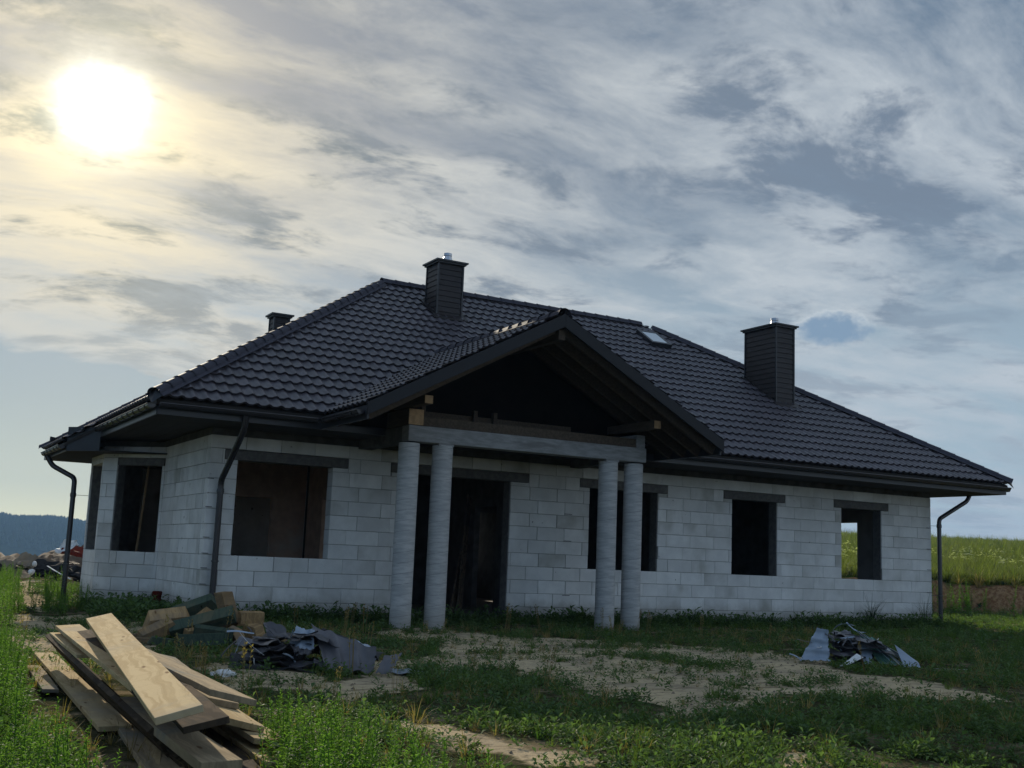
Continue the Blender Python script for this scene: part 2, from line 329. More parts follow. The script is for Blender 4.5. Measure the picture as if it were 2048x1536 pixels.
def bankd(x, y):
    # signed distance behind the bank foot; the foot is a slightly wavy line
    ax, ay = 18.6, 8.2; ux, uy = .94, -.34
    dd = (x-ax)*(-uy)+(y-ay)*ux
    return dd-.0+.35*math.sin(.7*((x-ax)*ux+(y-ay)*uy))+.5*(mn.noise(Vector((x*.5, y*.5, 3))))
def sm(t): t = max(0, min(1, t)); return t*t*(3-2*t)
def hterr(x, y):
    z = .035*mn.noise(Vector((x*.6, y*.6, 0)))+.018*mn.noise(Vector((x*2.3, y*2.3, 5)))
    gate = sm((math.degrees(math.atan2(x+5.5, y+18))-26)/10) if y > 22 else 1.0
    right = sm((x-15.5)/4.0)*gate
    if x > 12:
        b = bankd(x, y)
        if b > 0:
            z += right*((1.0+.14*mn.noise(Vector((x*.9, y*.9, 7))))*sm((b+.35*mn.noise(Vector((x*1.6, y*1.6, 12))))/1.5)+max(0, min(b-1.5, 110))*.047+.15*mn.noise(Vector((x*.12, y*.12, 2)))*min(1, b/8))
            if b > 112: z -= right*min(12, (b-112)*.03)
    if y > 22: z -= (1-sm((math.degrees(math.atan2(x+5.5, y+18))-26)/10))*min(60, (y-22)*.07)
    r = math.hypot(x, y)
    # the wooded hill far behind, north-west to north
    a_ = math.degrees(math.atan2(x, y))
    if r > 600:
        rise = sm((r-800)/800)*(1-sm((a_-22)/14)) if a_ < 60 else 0
        z = z+rise*(60+33+5*math.sin(a_*.55)+2.5*math.sin(a_*1.7+1))
    return z
def axis(lo, hi, f0, f1, st):
    a = list(np.arange(f0, f1, st)); s = st; x = f1
    while x < hi: a.append(x); s *= 1.22; x += s
    a.append(hi); s = st; x = f0-st
    while x > lo: a.insert(0, x); s *= 1.22; x -= s
    a.insert(0, lo); return a
xs = axis(-2600, 2600, -7.5, 30, .22); ys = axis(-300, 3000, -15, 13, .22)
gv = []; gb = []
for y in ys:
    for x in xs:
        gv.append((x, y, hterr(x, y)))
nx = len(xs); gf = [(j*nx+i, j*nx+i+1, (j+1)*nx+i+1, (j+1)*nx+i) for j in range(len(ys)-1) for i in range(nx-1)]
def bare(x, y):
    wx = x+.45*mn.noise(Vector((x*1.1, y*.8, 9))); wy = y+.9*mn.noise(Vector((x*.9, y*.7, 19)))
    return any(inpoly(wx, wy, p_) for p_ in BARE)
me = bpy.data.meshes.new('ground'); me.from_pydata(gv, [], gf); me.update()
at = me.attributes.new('bare', 'FLOAT', 'POINT')
vals = [1.0 if (-8 < v[0] < 12 and -15 < v[1] < 20 and bare(v[0], v[1])) else 0.0 for v in gv]
at.data.foreach_set('value', vals)
at2 = me.attributes.new('bank', 'FLOAT', 'POINT')
at2.data.foreach_set('value', [ (sm(bankd(v[0], v[1])/.6)*(1-sm((bankd(v[0], v[1])-1.3)/.5)) if v[0] > 15.5 and v[1] < 40 else 0.0) for v in gv])
at3 = me.attributes.new('field', 'FLOAT', 'POINT')
at3.data.foreach_set('value', [ (1.0 if ((v[0] > 15.5 and bankd(v[0], v[1]) > 1.4) or v[1] > 30) else 0.0) for v in gv])
at4 = me.attributes.new('wood', 'FLOAT', 'POINT'); at4.data.foreach_set('value', [1.0 if v[1] > 700 else 0.0 for v in gv])
me.polygons.foreach_set('use_smooth', [True]*len(me.polygons))
gm, t, b = newmat('soil_and_turf')
tc = t.node('ShaderNodeTexCoord').outputs['Object']
n1 = t.noise(tc, 1.2, 6, .65); n2 = t.noise(tc, 9, 6, .7); n3 = t.noise(tc, 45, 4, .7)
A = t.node('ShaderNodeAttribute', attribute_name='bare').outputs['Fac']; B = t.node('ShaderNodeAttribute', attribute_name='bank').outputs['Fac']; Fd = t.node('ShaderNodeAttribute', attribute_name='field').outputs['Fac']
sand = t.mix(t.ramp(n1, .4, .62), (.54, .43, .27), (.42, .34, .23)); sand = t.mix(t.ramp(n2, .5, .72), sand, (.17, .14, .10)); sand = t.mix(t.ramp(n3, .58, .7), sand, (.50, .42, .30)); mpr = t.node('ShaderNodeMapping'); t.l.new(tc, mpr.inputs[0]); mpr.inputs['Rotation'].default_value = (0, 0, R(-28)); mpr.inputs['Scale'].default_value = (.8, 5, 1); sand = t.mix(t.m('MULTIPLY', t.ramp(t.noise(mpr.outputs[0], 1.3, 7, .75), .5, .64), .75), sand, (.15, .12, .08))
turf = t.mix(t.ramp(n2, .4, .65), (.035, .045, .018), (.085, .075, .045)); turf = t.mix(t.ramp(n1, .48, .64), turf, (.22, .175, .11))
col = t.mix(t.ramp(t.m('ADD', A, t.m('MULTIPLY', t.m('SUBTRACT', n2, .5), .9)), .35, .65), turf, sand)
col = t.mix(B, col, t.mix(t.ramp(n2, .4, .6), (.17, .085, .045), (.30, .19, .10)))
col = t.mix(Fd, col, t.mix(t.ramp(n1, .4, .6), (.10, .15, .03), (.05, .09, .025)))
spw = t.node('ShaderNodeSeparateXYZ'); t.l.new(tc, spw.inputs[0]); col = t.mix(t.ramp(spw.outputs[1], 250, 420), col, (.016, .028, .018))
t.l.new(col, b.inputs['Base Color']); b.inputs['Roughness'].default_value = 1.0; b.inputs['Specular IOR Level'].default_value = .0
bn = t.node('ShaderNodeBump'); t.l.new(t.m('ADD', n2, t.m('MULTIPLY', n3, .5)), bn.inputs['Height']); bn.inputs['Strength'].default_value = .8; bn.inputs['Distance'].default_value = .03; t.l.new(bn.outputs[0], b.inputs['Normal'])
ground = link('ground', me, m=gm); tag(ground, kind='structure')

# ================================================================== HOUSE
HX, HY = 7.5, 4.8
house = empty('house', (HX, HY, 0), label='unfinished bungalow of white blocks with dark metal tile roof and porch columns', cat='house')
Z0 = 1.0                               # sill level
WH = .242; WL = .592; TH = .24
ROWS = [Z0+k*WH for k in range(-4, 8)]+[2.905]   # course lines .032 ... 2.694, 2.905
full_mesh = None
block_pool = []
def make_block_mesh(l, h):
    mb = MB(); mb.box(-l/2, l/2, 0, TH, -h/2, h/2); return mb.mesh('block', M['block'], bevel=.005)
GAP = .0035
def subtract(rect, holes):
    rs = [rect]
    for (a0, a1, c0, c1) in holes:
        nr = []
        for (s0, s1, z0, z1) in rs:
            if a1 <= s0+1e-4 or a0 >= s1-1e-4 or c1 <= z0+1e-4 or c0 >= z1-1e-4: nr.append((s0, s1, z0, z1)); continue
            if a0 > s0: nr.append((s0, min(a0, s1), z0, z1))
            if a1 < s1: nr.append((max(a1, s0), s1, z0, z1))
            m0, m1 = max(s0, a0), min(s1, a1)
            if c0 > z0: nr.append((m0, m1, z0, c0))
            if c1 < z1: nr.append((m0, m1, c1, z1))
        rs = nr
    return [r for r in rs if r[1]-r[0] > .03 and r[3]-r[2] > .03]
def wall(name, p0, u, n, L, openings, lintels, offs=(0, -.22), rows=ROWS, s_start=0.0, ztop=None):
    """p0: point at s=0 on outer face; u along wall, n outward normal"""
    core = MB(); holes = list(openings)+list(lintels)
    p0 = Vector((p0[0], p0[1], 0)); u = Vector((u[0], u[1], 0)); n = Vector((n[0], n[1], 0))
    rot = Matrix(((u.x, -n.x, 0, 0), (u.y, -n.y, 0, 0), (0, 0, 1, 0), (0, 0, 0, 1)))
    def cbox(s0, s1, z0, z1, d0=.014, d1=TH-.01):
        q = [p0+u*a-n*dd for a, dd in ((s0, d0), (s1, d0), (s1, d1), (s0, d1))]
        core.hexa([(v_.x, v_.y, z0) for v_ in q]+[(v_.x, v_.y, z1) for v_ in q])
    cbox(s_start, L, -.35, rows[0], 0.0, TH)
    grown = [(a0-.012, a1+.012, c0-.012, c1+.012) for a0, a1, c0, c1 in holes]
    for r in subtract((s_start+.012, L-.012, rows[0], rows[-1]), grown): cbox(*r)
    wo = core.build(name, M['mortar'], house)
    for k in range(len(rows)-1):
        z0, z1 = rows[k], rows[k+1]; o_ = offs[k % 2]+random.uniform(-.05, .05)
        s = o_-WL*math.ceil((o_-s_start)/WL)
        cuts = [s_start]
        while s < L:
            if s > s_start+.08 and s < L-.08: cuts.append(s)
            s += WL
        cuts.append(L)
        for a, c in zip(cuts[:-1], cuts[1:]):
            for (s0, s1, c0, c1) in subtract((a, c, z0, z1), holes):
                block_pool.append((wo, rot, p0, u, n, s0, s1, c0, c1))
    return wo
# front wall, s = X - (-.84)
X0, X1 = -.84, 15.80
def fr(a, b_): return (a-X0, b_-X0)
wins = [(-.38, 1.24, 1.0, 2.524), (2.62, 4.69, -.4, 2.524), (6.42, 8.03, 1.0, 2.524), (9.91, 11.13, 1.0, 2.524), (12.98, 14.20, 1.0, 2.524)]
lints = [(-.60, 1.52, 2.524, 2.690), (2.30, 5.08, 2.524, 2.690), (6.19, 8.27, 2.524, 2.690), (9.69, 11.36, 2.524, 2.690), (12.76, 14.43, 2.524, 2.690)]
fo = [fr(a, b_)+(c, e) for a, b_, c, e in wins]; fl = [fr(a, b_)+(c, e) for a, b_, c, e in lints]
wall('front_wall', (X0, 0), (1, 0), (0, -1), X1-X0, fo, fl, offs=(.84+.0, .84-.22))
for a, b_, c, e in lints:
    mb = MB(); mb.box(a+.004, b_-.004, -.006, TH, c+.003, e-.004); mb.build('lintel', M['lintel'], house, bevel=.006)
# left side: wall A, then the bay
wall('side_wall', (X0, 3.10), (0, -1), (-1, 0), 3.10-TH, [], [], offs=(.3, .05), rows=ROWS)
BX = X0-.92; BY = 3.10+.92; L45 = .92*math.sqrt(2); r2 = math.sqrt(.5)
BROWS = ROWS
bo = [(.06, L45-.30, 1.0, 2.56)]
wall('bay_wall', (BX, BY), (r2, -r2), (-r2, -r2), L45, [(L45-1.0, L45-.06, .99, 2.56)], [(L45-1.0, L45-.0, 2.56, 2.70)], offs=(.1, -.18))
mb = MB(); q0 = Vector((BX, BY, 0)); uu = Vector((r2, -r2, 0)); nn = Vector((r2, r2, 0))
for a, b_ in ((L45-1.0, L45-.02),):
    P4 = [q0+uu*a-nn*.004, q0+uu*b_-nn*.004, q0+uu*b_+nn*.22, q0+uu*a+nn*.22]
    mb.hexa([(v_.x, v_.y, 2.563) for v_ in P4]+[(v_.x, v_.y, 2.697) for v_ in P4])
mb.build('lintel', M['lintel'], house)
CY = 5.35
wall('bay_wall', (BX, CY), (0, -1), (-1, 0), CY-BY, [(.12, CY-BY-.13, .99, 2.60)], [], offs=(.2, -.1))
mb = MB(); mb.prism([(X0, CY+.92), (BX+.01, CY+.002), (BX+.24, CY+.002), (X0+.24, CY+.82)], -.3, 2.905); mb.build('bay_wall', M['ring'], house)  # back bay wall coloured dark so the window opening looks unlit
# rest of the shell (hardly seen): plain block walls with openings
def shell(name, x0, x1, y0, y1, holes, axis_):
    mb = MB()
    L_ = (x1-x0) if axis_ == 'x' else (y1-y0)
    for (s0, s1, z0, z1) in subtract((0, L_, -.3, 2.905), holes):
        if axis_ == 'x': mb.box(x0+s0, x0+s1, y0, y1, z0, z1)
        else: mb.box(x0, x1, y0+s0, y0+s1, z0, z1)
    return mb.build(name, M['block'], house)
shell('rear_wall', X0, X1, 9.41, 9.65, [(5.2, 6.8, 1.0, 2.5), (9.2, 10.4, 1.0, 2.5), (12.5, 14.0, 1.0, 2.5)], 'x')
shell('right_wall', X1-TH, X1, TH, 9.41, [(2.02-TH, 3.3-TH, .9, 2.36), (6.0, 7.2, 1.0, 2.5)], 'y')
shell('side_wall', X0, X0+TH, CY+.92, 9.41, [], 'y')
# ring beam above the masonry
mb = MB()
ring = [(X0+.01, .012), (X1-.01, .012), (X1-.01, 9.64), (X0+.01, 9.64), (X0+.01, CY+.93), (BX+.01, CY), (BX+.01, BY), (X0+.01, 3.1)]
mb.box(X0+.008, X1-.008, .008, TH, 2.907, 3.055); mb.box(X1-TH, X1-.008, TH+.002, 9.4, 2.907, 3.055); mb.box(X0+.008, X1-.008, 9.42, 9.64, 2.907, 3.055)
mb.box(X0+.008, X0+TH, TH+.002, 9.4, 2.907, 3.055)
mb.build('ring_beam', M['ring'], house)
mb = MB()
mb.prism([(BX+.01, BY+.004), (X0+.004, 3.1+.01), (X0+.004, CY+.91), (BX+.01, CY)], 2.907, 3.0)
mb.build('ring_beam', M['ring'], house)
# floor, ceiling, inner walls
mb = MB(); mb.box(X0+TH, X1-TH, .02, 9.4, -.2, .10); mb.build('floor', M['slab'], house)
mb = MB(); mb.prism([(X0+.25, .25), (X1-.25, .25), (X1-.25, 9.4), (X0+.25, 9.4)], 2.93, 3.05); mb.build('ceiling', M['ring'], house)
def inner(x0, x1, y0, y1, holes=(), m='inner_dark'):
    L_ = max(x1-x0, y1-y0); mb = MB()
    for (s0, s1, z0, z1) in subtract((0, L_, .1, 2.93), list(holes)):
        if x1-x0 > y1-y0: mb.box(x0+s0, x0+s1, y0, y1, z0, z1)
        else: mb.box(x0, x1, y0+s0, y0+s1, z0, z1)
    mb.build('inner_wall', M[m], house)
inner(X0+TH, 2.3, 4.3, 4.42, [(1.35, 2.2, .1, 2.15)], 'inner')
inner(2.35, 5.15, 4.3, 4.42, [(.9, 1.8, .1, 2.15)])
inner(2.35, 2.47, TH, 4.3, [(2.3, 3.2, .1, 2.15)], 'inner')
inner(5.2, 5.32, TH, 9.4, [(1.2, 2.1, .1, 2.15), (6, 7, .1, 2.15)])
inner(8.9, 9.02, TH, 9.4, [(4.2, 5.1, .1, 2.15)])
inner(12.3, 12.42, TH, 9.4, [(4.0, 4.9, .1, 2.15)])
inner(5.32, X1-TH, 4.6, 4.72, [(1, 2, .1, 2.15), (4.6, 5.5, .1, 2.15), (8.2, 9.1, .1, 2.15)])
# blocks: the 300 largest in view are objects, the rest one joined part
def cpos(e): return e[2]+e[3]*((e[5]+e[6])/2)+Vector((0, 0, (e[7]+e[8])/2))
def bscore(e):
    c = cpos(e); v = CAM-c; f_ = max(.02, v.normalized().dot(e[4])); return (e[6]-e[5])*(e[8]-e[7])*f_/v.length**2
block_pool.sort(key=bscore, reverse=True)
cache = {}
rest = {}
for i, e in enumerate(block_pool):
    wo, rot_, p0, u, n, s0, s1, c0, c1 = e
    l, h = s1-s0-2*GAP, c1-c0-2*GAP; c = cpos(e)
    if l < .02 or h < .02: continue
    pr = random.uniform(-.0015, .0025)
    c = c+n*pr
    mw = Matrix.Translation(c)@rot_
    key = (round(l, 2), round(h, 3))
    if i < 298:
        if key not in cache: cache[key] = make_block_mesh(round(l, 2) if abs(l-key[0]) < .006 else l, h)
        link('block', cache[key], wo, mw=mw)
    else:
        mb = rest.setdefault(wo.name, (wo, MB()))[1]
        P8 = [mw@Vector(q) for q in ((-l/2, 0, -h/2), (l/2, 0, -h/2), (l/2, TH, -h/2), (-l/2, TH, -h/2), (-l/2, 0, h/2), (l/2, 0, h/2), (l/2, TH, h/2), (-l/2, TH, h/2))]
        mb.hexa(P8)
for wo, mb in rest.values(): tag(mb.build('block_courses', M['block'], wo), kind='stuff')

# ------------------------------------------------------------------ roof
EZ = 3.265; SL = .637; RY = 4.8; RZ = EZ+6.0*SL
AMP = .028; STEP = .034; MODW = .19; MODL = .332
def prof(s):
    q = min(s, 1-s); return AMP*math.cos(math.pi/2*q/.36)**1.6 if q < .36 else 0.0
SV = [0, .07, .14, .22, .29, .36, .5, .64, .71, .78, .86, .93, 1.0]; NS = len(SV)-1
def tile_geo(w_=MODW, l_=MODL):
    vs = []; fs = []
    for i in range(NS+1):
        s = SV[i]; hgt = prof(s)
        dip = -.005*math.sin(math.pi*s)      # rounded lower edge of each tile
        vs += [(s*w_, dip, hgt+STEP), (s*w_, dip+.016, hgt-.008), (s*w_, l_*.5, hgt+STEP*.5), (s*w_, l_+.004, hgt-.002)]
    for i in range(NS):
        a = i*4; b_ = a+4
        fs += [(a+1, b_+1, b_, a), (a, b_, b_+2, a+2), (a+2, b_+2, b_+3, a+3)]
    return vs, fs
TV, TF = tile_geo()
tme = bpy.data.meshes.new('roof_tile'); tme.from_pydata(TV, [], TF); tme.polygons.foreach_set('use_smooth', [True]*len(TF)); tme.materials.append(M['roof']); tme.update()
tme.set_sharp_from_angle(angle=R(50))
def tiled(O, u, up, sl, poly, parent, individual=0, name='tile_courses', a0=0.0):
    """O origin at eave (a=0,b=0); u unit along eave; up horizontal unit up-slope; poly in (a, b), b along slope; convex"""
    O = Vector(O); u = Vector(u).normalized(); up = Vector(up).normalized()
    v = (up+Vector((0, 0, sl))).normalized(); n = u.cross(v)
    if n.z < 0: n = -n
    mir = u.cross(v).z < 0
    Mx = Matrix(((u.x, v.x, n.x, O.x), (u.y, v.y, n.y, O.y), (u.z, v.z, n.z, O.z), (0, 0, 0, 1)))
    amin = min(p_[0] for p_ in poly); amax = max(p_[0] for p_ in poly); bmin = min(p_[1] for p_ in poly); bmax = max(p_[1] for p_ in poly)
    cells = []; vs = []; fs = []; ind = []
    cx = sum(p_[0] for p_ in poly)/len(poly); cy = sum(p_[1] for p_ in poly)/len(poly)
    def inside(a, b_):
        sg = None
        for i in range(len(poly)):
            x0, y0 = poly[i]; x1, y1 = poly[(i+1) % len(poly)]
            cr = (x1-x0)*(b_-y0)-(y1-y0)*(a-x0)
            if abs(cr) < 1e-6: continue
            if sg is None: sg = cr > 0
            elif (cr > 0) != sg: return False
        return True
    i0 = math.floor((amin-a0)/MODW); i1 = math.ceil((amax-a0)/MODW)
    j0 = math.floor(bmin/MODL+1e-6); j1 = math.ceil(bmax/MODL)
    for j in range(j0, j1):
        for i in range(i0, i1):
            a = a0+i*MODW; b_ = j*MODL
            cs = [inside(a+.001, b_+.001), inside(a+MODW-.001, b_+.001), inside(a+.001, b_+MODL-.001), inside(a+MODW-.001, b_+MODL-.001)]
            if not any(cs) : 
                if not inside(a+MODW/2, b_+MODL/2): continue
            cells.append((a, b_, all(cs)))
    if individual:
        fullc = [c for c in cells if c[2]]
        vis = lambda c: (Mx@Vector((c[0], c[1], 0))-CAM).length
        fullc.sort(key=vis)
        ind = fullc[:individual]; sset = set((c[0], c[1]) for c in ind)
        cells = [c for c in cells if (c[0], c[1]) not in sset]
    for a, b_, _ in cells:
        k = len(vs); jit = 0
        vs += [(x+a, y+b_, z) for x, y, z in TV]; fs += [tuple(q+k for q in f_) for f_ in TF]
    me = bpy.data.meshes.new(name); me.from_pydata(vs, [], fs); bm = bmesh.new(); bm.from_mesh(me)
    for i in range(len(poly)):
        x0, y0 = poly[i]; x1, y1 = poly[(i+1) % len(poly)]
        nrm = Vector((y1-y0, -(x1-x0), 0)).normalized()
        if nrm.dot(Vector((cx-x0, cy-y0, 0))) > 0: nrm = -nrm
        if abs(y1-y0) < 1e-6 and abs(y0-bmin) < 1e-6: continue    # leave the eave edge as tiles
        bmesh.ops.bisect_plane(bm, geom=bm.verts[:]+bm.edges[:]+bm.faces[:], plane_co=(x0, y0, 0), plane_no=nrm, clear_outer=True, dist=1e-5)
    bm.to_mesh(me); bm.free(); me.transform(Mx); me.polygons.foreach_set('use_smooth', [True]*len(me.polygons)); me.update(); me.set_sharp_from_angle(angle=R(50))
    o = link(name, me, parent, M['roof']); tag(o, kind='stuff')
    for a, b_, _ in ind: link('roof_tile', tme, parent, mw=Mx@Matrix.Translation((a, b_, 0)))
    return o
# deck: closed body under the tiles
XL, XR, YF, YB = -2.02, 17.0, -1.2, 10.8
dv = [(XL+.03, YF+.03), (XR-.03, YF+.03), (XR-.03, YB-.03), (XL+.03, YB-.03)]
mb = MB(); dz_ = -.035
top = [(XL+.03, YF+.03, EZ+dz_), (XR-.03, YF+.03, EZ+dz_), (XR-.03, YB-.03, EZ+dz_), (XL+.03, YB-.03, EZ+dz_), (XL+6, RY, RZ+dz_-.02), (XR-6, RY, RZ+dz_-.02)]
bot = [(x, y, z-.08) for x, y, z in top]
mb.add(top+bot, [(0, 1, 5, 4), (1, 2, 5), (2, 3, 4, 5), (3, 0, 4), (6, 10, 11, 7), (7, 11, 8), (8, 11, 10, 9), (9, 10, 6), (0, 6, 7, 1), (1, 7, 8, 2), (2, 8, 9, 3), (3, 9, 6, 0)])
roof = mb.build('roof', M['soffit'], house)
c_ = math.sqrt(1+SL*SL); LS = 6*c_
tiled((XL, YF, EZ), (1, 0, 0), (0, 1, 0), SL, [(0, 0), (XR-XL, 0), (XR-XL-6, LS), (6, LS)], roof, individual=298)
tiled((XL, YF, EZ), (0, 1, 0), (1, 0, 0), SL, [(0, 0), (12, 0), (6, LS)], roof)
tiled((XR, YF, EZ), (0, 1, 0), (-1, 0, 0), SL, [(0, 0), (12, 0), (6, LS)], roof)
tiled((XL, YB, EZ), (1, 0, 0), (0, -1, 0), SL, [(0, 0), (XR-XL, 0), (XR-XL-6, LS), (6, LS)], roof)
# bay skirt: the left plane runs on lower over the bay
bb = .5*c_
tiled((XL-.5, YF, EZ-.5*SL), (0, 1, 0), (1, 0, 0), SL, [(3.95-YF, 0), (6.3-YF, 0), (6.85-YF, bb), (3.35-YF, bb)], roof)
mb = MB()
z1_, z0_ = EZ-.04, EZ-.5*SL-.04
mb.add([(XL+.05, 3.38, z1_), (XL+.05, 6.82, z1_), (XL-.47, 6.28, z0_), (XL-.47, 3.97, z0_)]+[(XL+.05, 3.38, z1_-.06), (XL+.05, 6.82, z1_-.06), (XL-.47, 6.28, z0_-.06), (XL-.47, 3.97, z0_-.06)], [(0, 1, 2, 3), (7, 6, 5, 4), (0, 3, 7, 4), (1, 0, 4, 5), (2, 1, 5, 6), (3, 2, 6, 7)])
mb.build('bay_roof_deck', M['soffit'], house)
# ridge and hip caps
capm = MB()
rad = .085; segs = 8; L_ = .37
for i in range(3):
    yy = (0, .03, L_)[i]; rr = (rad+.014, rad+.006, rad-.004)[i]
    for k in range(segs+1):
        a_ = math.pi*k/segs
        capm.v.append((math.cos(a_)*rr*1.15, yy, math.sin(a_)*rr))
for i in range(2):
    for k in range(segs): capm.f.append((i*(segs+1)+k, i*(segs+1)+k+1, (i+1)*(segs+1)+k+1, (i+1)*(segs+1)+k))
for sx in (0, segs):   # small skirts at the sides
    s_ = 1 if sx == 0 else -1; k = len(capm.v)
    capm.v += [(s_*(rad*1.15+.06), 0, -.035), (s_*(rad*1.15+.06), L_, -.035)]; capm.f.append((sx, k, k+1, 2*(segs+1)+sx))
capmesh = capm.mesh('ridge_cap', M['cap'], smooth=True); capmesh.set_sharp_from_angle(angle=R(55))
def caps(a, b_, name='ridge_cap', lift=.02, n_up=Vector((0, 0, 1))):
    a = Vector(a); b_ = Vector(b_); d_ = (b_-a); n_ = int(d_.length/.335); d_ = d_.normalized()
    side = d_.cross(n_up).normalized(); upv = side.cross(d_)
    for i in range(n_):
        o_ = a+d_*(i*.335)+upv*lift
        mw = Matrix(((side.x, d_.x, upv.x, o_.x), (side.y, d_.y, upv.y, o_.y), (side.z, d_.z, upv.z, o_.z), (0, 0, 0, 1)))
        link(name, capmesh, roof, mw=mw)
rl = (XL+6, RY, RZ); rr_ = (XR-6, RY, RZ)
caps((XL-.02, YF-.02, EZ), rl, lift=.035); caps((XR+.02, YF-.02, EZ), rr_, lift=.035)
caps((XL, YB, EZ), rl, lift=.035); caps((XR, YB, EZ), rr_, lift=.035); caps((XL+5.9, RY, RZ), (XR-5.9, RY, RZ), lift=.015)
# hip end pieces
for (x, y, sx, sy) in ((XL, YF, 1, 1), (XR, YF, -1, 1)):
    mb = MB(); q = Vector((x, y, EZ+.035)); dd = Vector((sx, sy, SL*1.0)).normalized(); sd = Vector((-sy*sx*1.0*sx, sx, 0)).normalized()
    sd = dd.cross(Vector((0, 0, 1))).normalized()
    mb.add([q-dd*.10-Vector((0, 0, .10)), q+sd*.13-Vector((0, 0, .02)), q-sd*.13-Vector((0, 0, .02)), q+Vector((0, 0, .09)), q+dd*.1+Vector((0, 0, .0))], [(0, 1, 3), (0, 3, 2), (1, 4, 3), (2, 3, 4), (0, 2, 4, 1)])
    mb.build('hip_end_cap', M['trim'], roof)
# porch gable
GX, GZ, GS, GY = 3.83, 5.0, .538, -3.05
GEL, GER = GX-3.25, GX+3.25; gc = math.sqrt(1+GS*GS); GEZ = GZ-3.25*GS
yv = YF+(GZ-EZ)/SL
tiled((GEL, GY, GEZ), (0, 1, 0), (1, 0, 0), GS, [(0, 0), (YF-GY+.05, 0), (yv-GY+.1, 3.25*gc), (0, 3.25*gc)], roof)
tiled((GER, GY, GEZ), (0, 1, 0), (-1, 0, 0), GS, [(0, 0), (YF-GY+.05, 0), (yv-GY+.1, 3.25*gc), (0, 3.25*gc)], roof)
caps((GX, GY-.02, GZ), (GX, yv+.1, GZ), lift=.012)
for sx in (-1, 1):   # gable deck
    mb = MB(); xe = GX+sx*3.22
    T = [(GX, GY+.04, GZ-.03), (xe, GY+.04, GEZ-.02), (xe, YF+.3, GEZ-.02), (GX, yv+.5, GZ-.03)]
    mb.hexa([(x, y, z-.035) for x, y, z in T]+T); mb.build('gable_deck', M['soffit'], house)
    # barge board
    mb = MB()
    for (ya, yb) in ((GY-.035, GY),):
        mb.hexa([(GX+sx*.001, ya, GZ-.20), (GX+sx*3.27, ya, GEZ-.18), (GX+sx*3.27, yb, GEZ-.18), (GX+sx*.001, yb, GZ-.20), (GX+sx*.001, ya, GZ+.01), (GX+sx*3.27, ya, GEZ+.005), (GX+sx*3.27, yb, GEZ+.005), (GX+sx*.001, yb, GZ+.01)])
    mb.build('barge_board', M['barge'], house)
    # verge flashing on top of the tiles edge
    # rafters under the gable roof
    for k, yy in enumerate((-2.88, -2.48, -2.08, -1.68, -.95, -.15)):
        mb = MB(); mb.beam((GX, yy, GZ-.16), (GX+sx*3.2, yy, GEZ-.155), .07, .16); mb.build('rafter', M['timber'], house)
    mb = MB(); mb.beam((GX+sx*3.24, GY+.02, GEZ-.13), (GX+sx*3.24, YF+.1, GEZ-.13), .03, .2); mb.build('fascia', M['trim'], house)
mb = MB(); mb.beam((GX, GY+.05, GZ-.32), (GX, 1.0, GZ-.32), .12, .16); mb.build('ridge_purlin', M['timber'], house)
# fascia, soffit, gutters
def fascia(a, b_, z0=3.015, z1=3.225, th=.025):
    mb = MB(); a = Vector(a); b_ = Vector(b_); mb.beam((a.x, a.y, (z0+z1)/2), (b_.x, b_.y, (z0+z1)/2), th, z1-z0); return mb.build('fascia', M['trim'], house)
SX0, SX1, SY0, SY1 = XL+.06, XR-.06, YF+.06, YB-.06
fascia((SX0, SY0, 0), (SX1, SY0, 0)); fascia((SX1, SY0+.02, 0), (SX1, SY1, 0)); fascia((SX0, SY1, 0), (SX1, SY1, 0)); fascia((SX0, SY0+.02, 0), (SX0, 3.4, 0)); fascia((SX0, 6.8, 0), (SX0, SY1, 0))
fascia((SX0, 3.4, 0), (SX0-.48, 3.95, 0), 2.76, 3.2); fascia((SX0-.48, 3.97, 0), (SX0-.48, 6.28, 0), 2.76, 2.92); fascia((SX0-.48, 6.3, 0), (SX0, 6.85, 0), 2.76, 3.2)
def soffit_strip(x0, x1, y0, y1, along, z=3.03, wd=.2):
    mb = MB()
    if along == 'x':
        k = y0
        while k < y1-.01: mb.box(x0, x1, k+.004, min(k+wd, y1)-.004, z-.012+random.uniform(0, .003), z+.012); k += wd
    else:
        k = x0
        while k < x1-.01: mb.box(k+.004, min(k+wd, x1)-.004, y0, y1, z-.012+random.uniform(0, .003), z+.012); k += wd
    mb.build('soffit', M['soffit'], house)
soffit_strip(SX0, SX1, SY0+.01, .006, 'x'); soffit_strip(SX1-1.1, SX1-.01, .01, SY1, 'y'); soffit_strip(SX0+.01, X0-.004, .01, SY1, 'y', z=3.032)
mb = MB(); mb.prism([(X0, 3.0), (SX0-.0, 3.42), (SX0-.47, 3.97), (SX0-.47, 6.28), (SX0, 6.83), (X0, 7.2)], 2.765, 2.785); mb.build('soffit', M['soffit'], house)
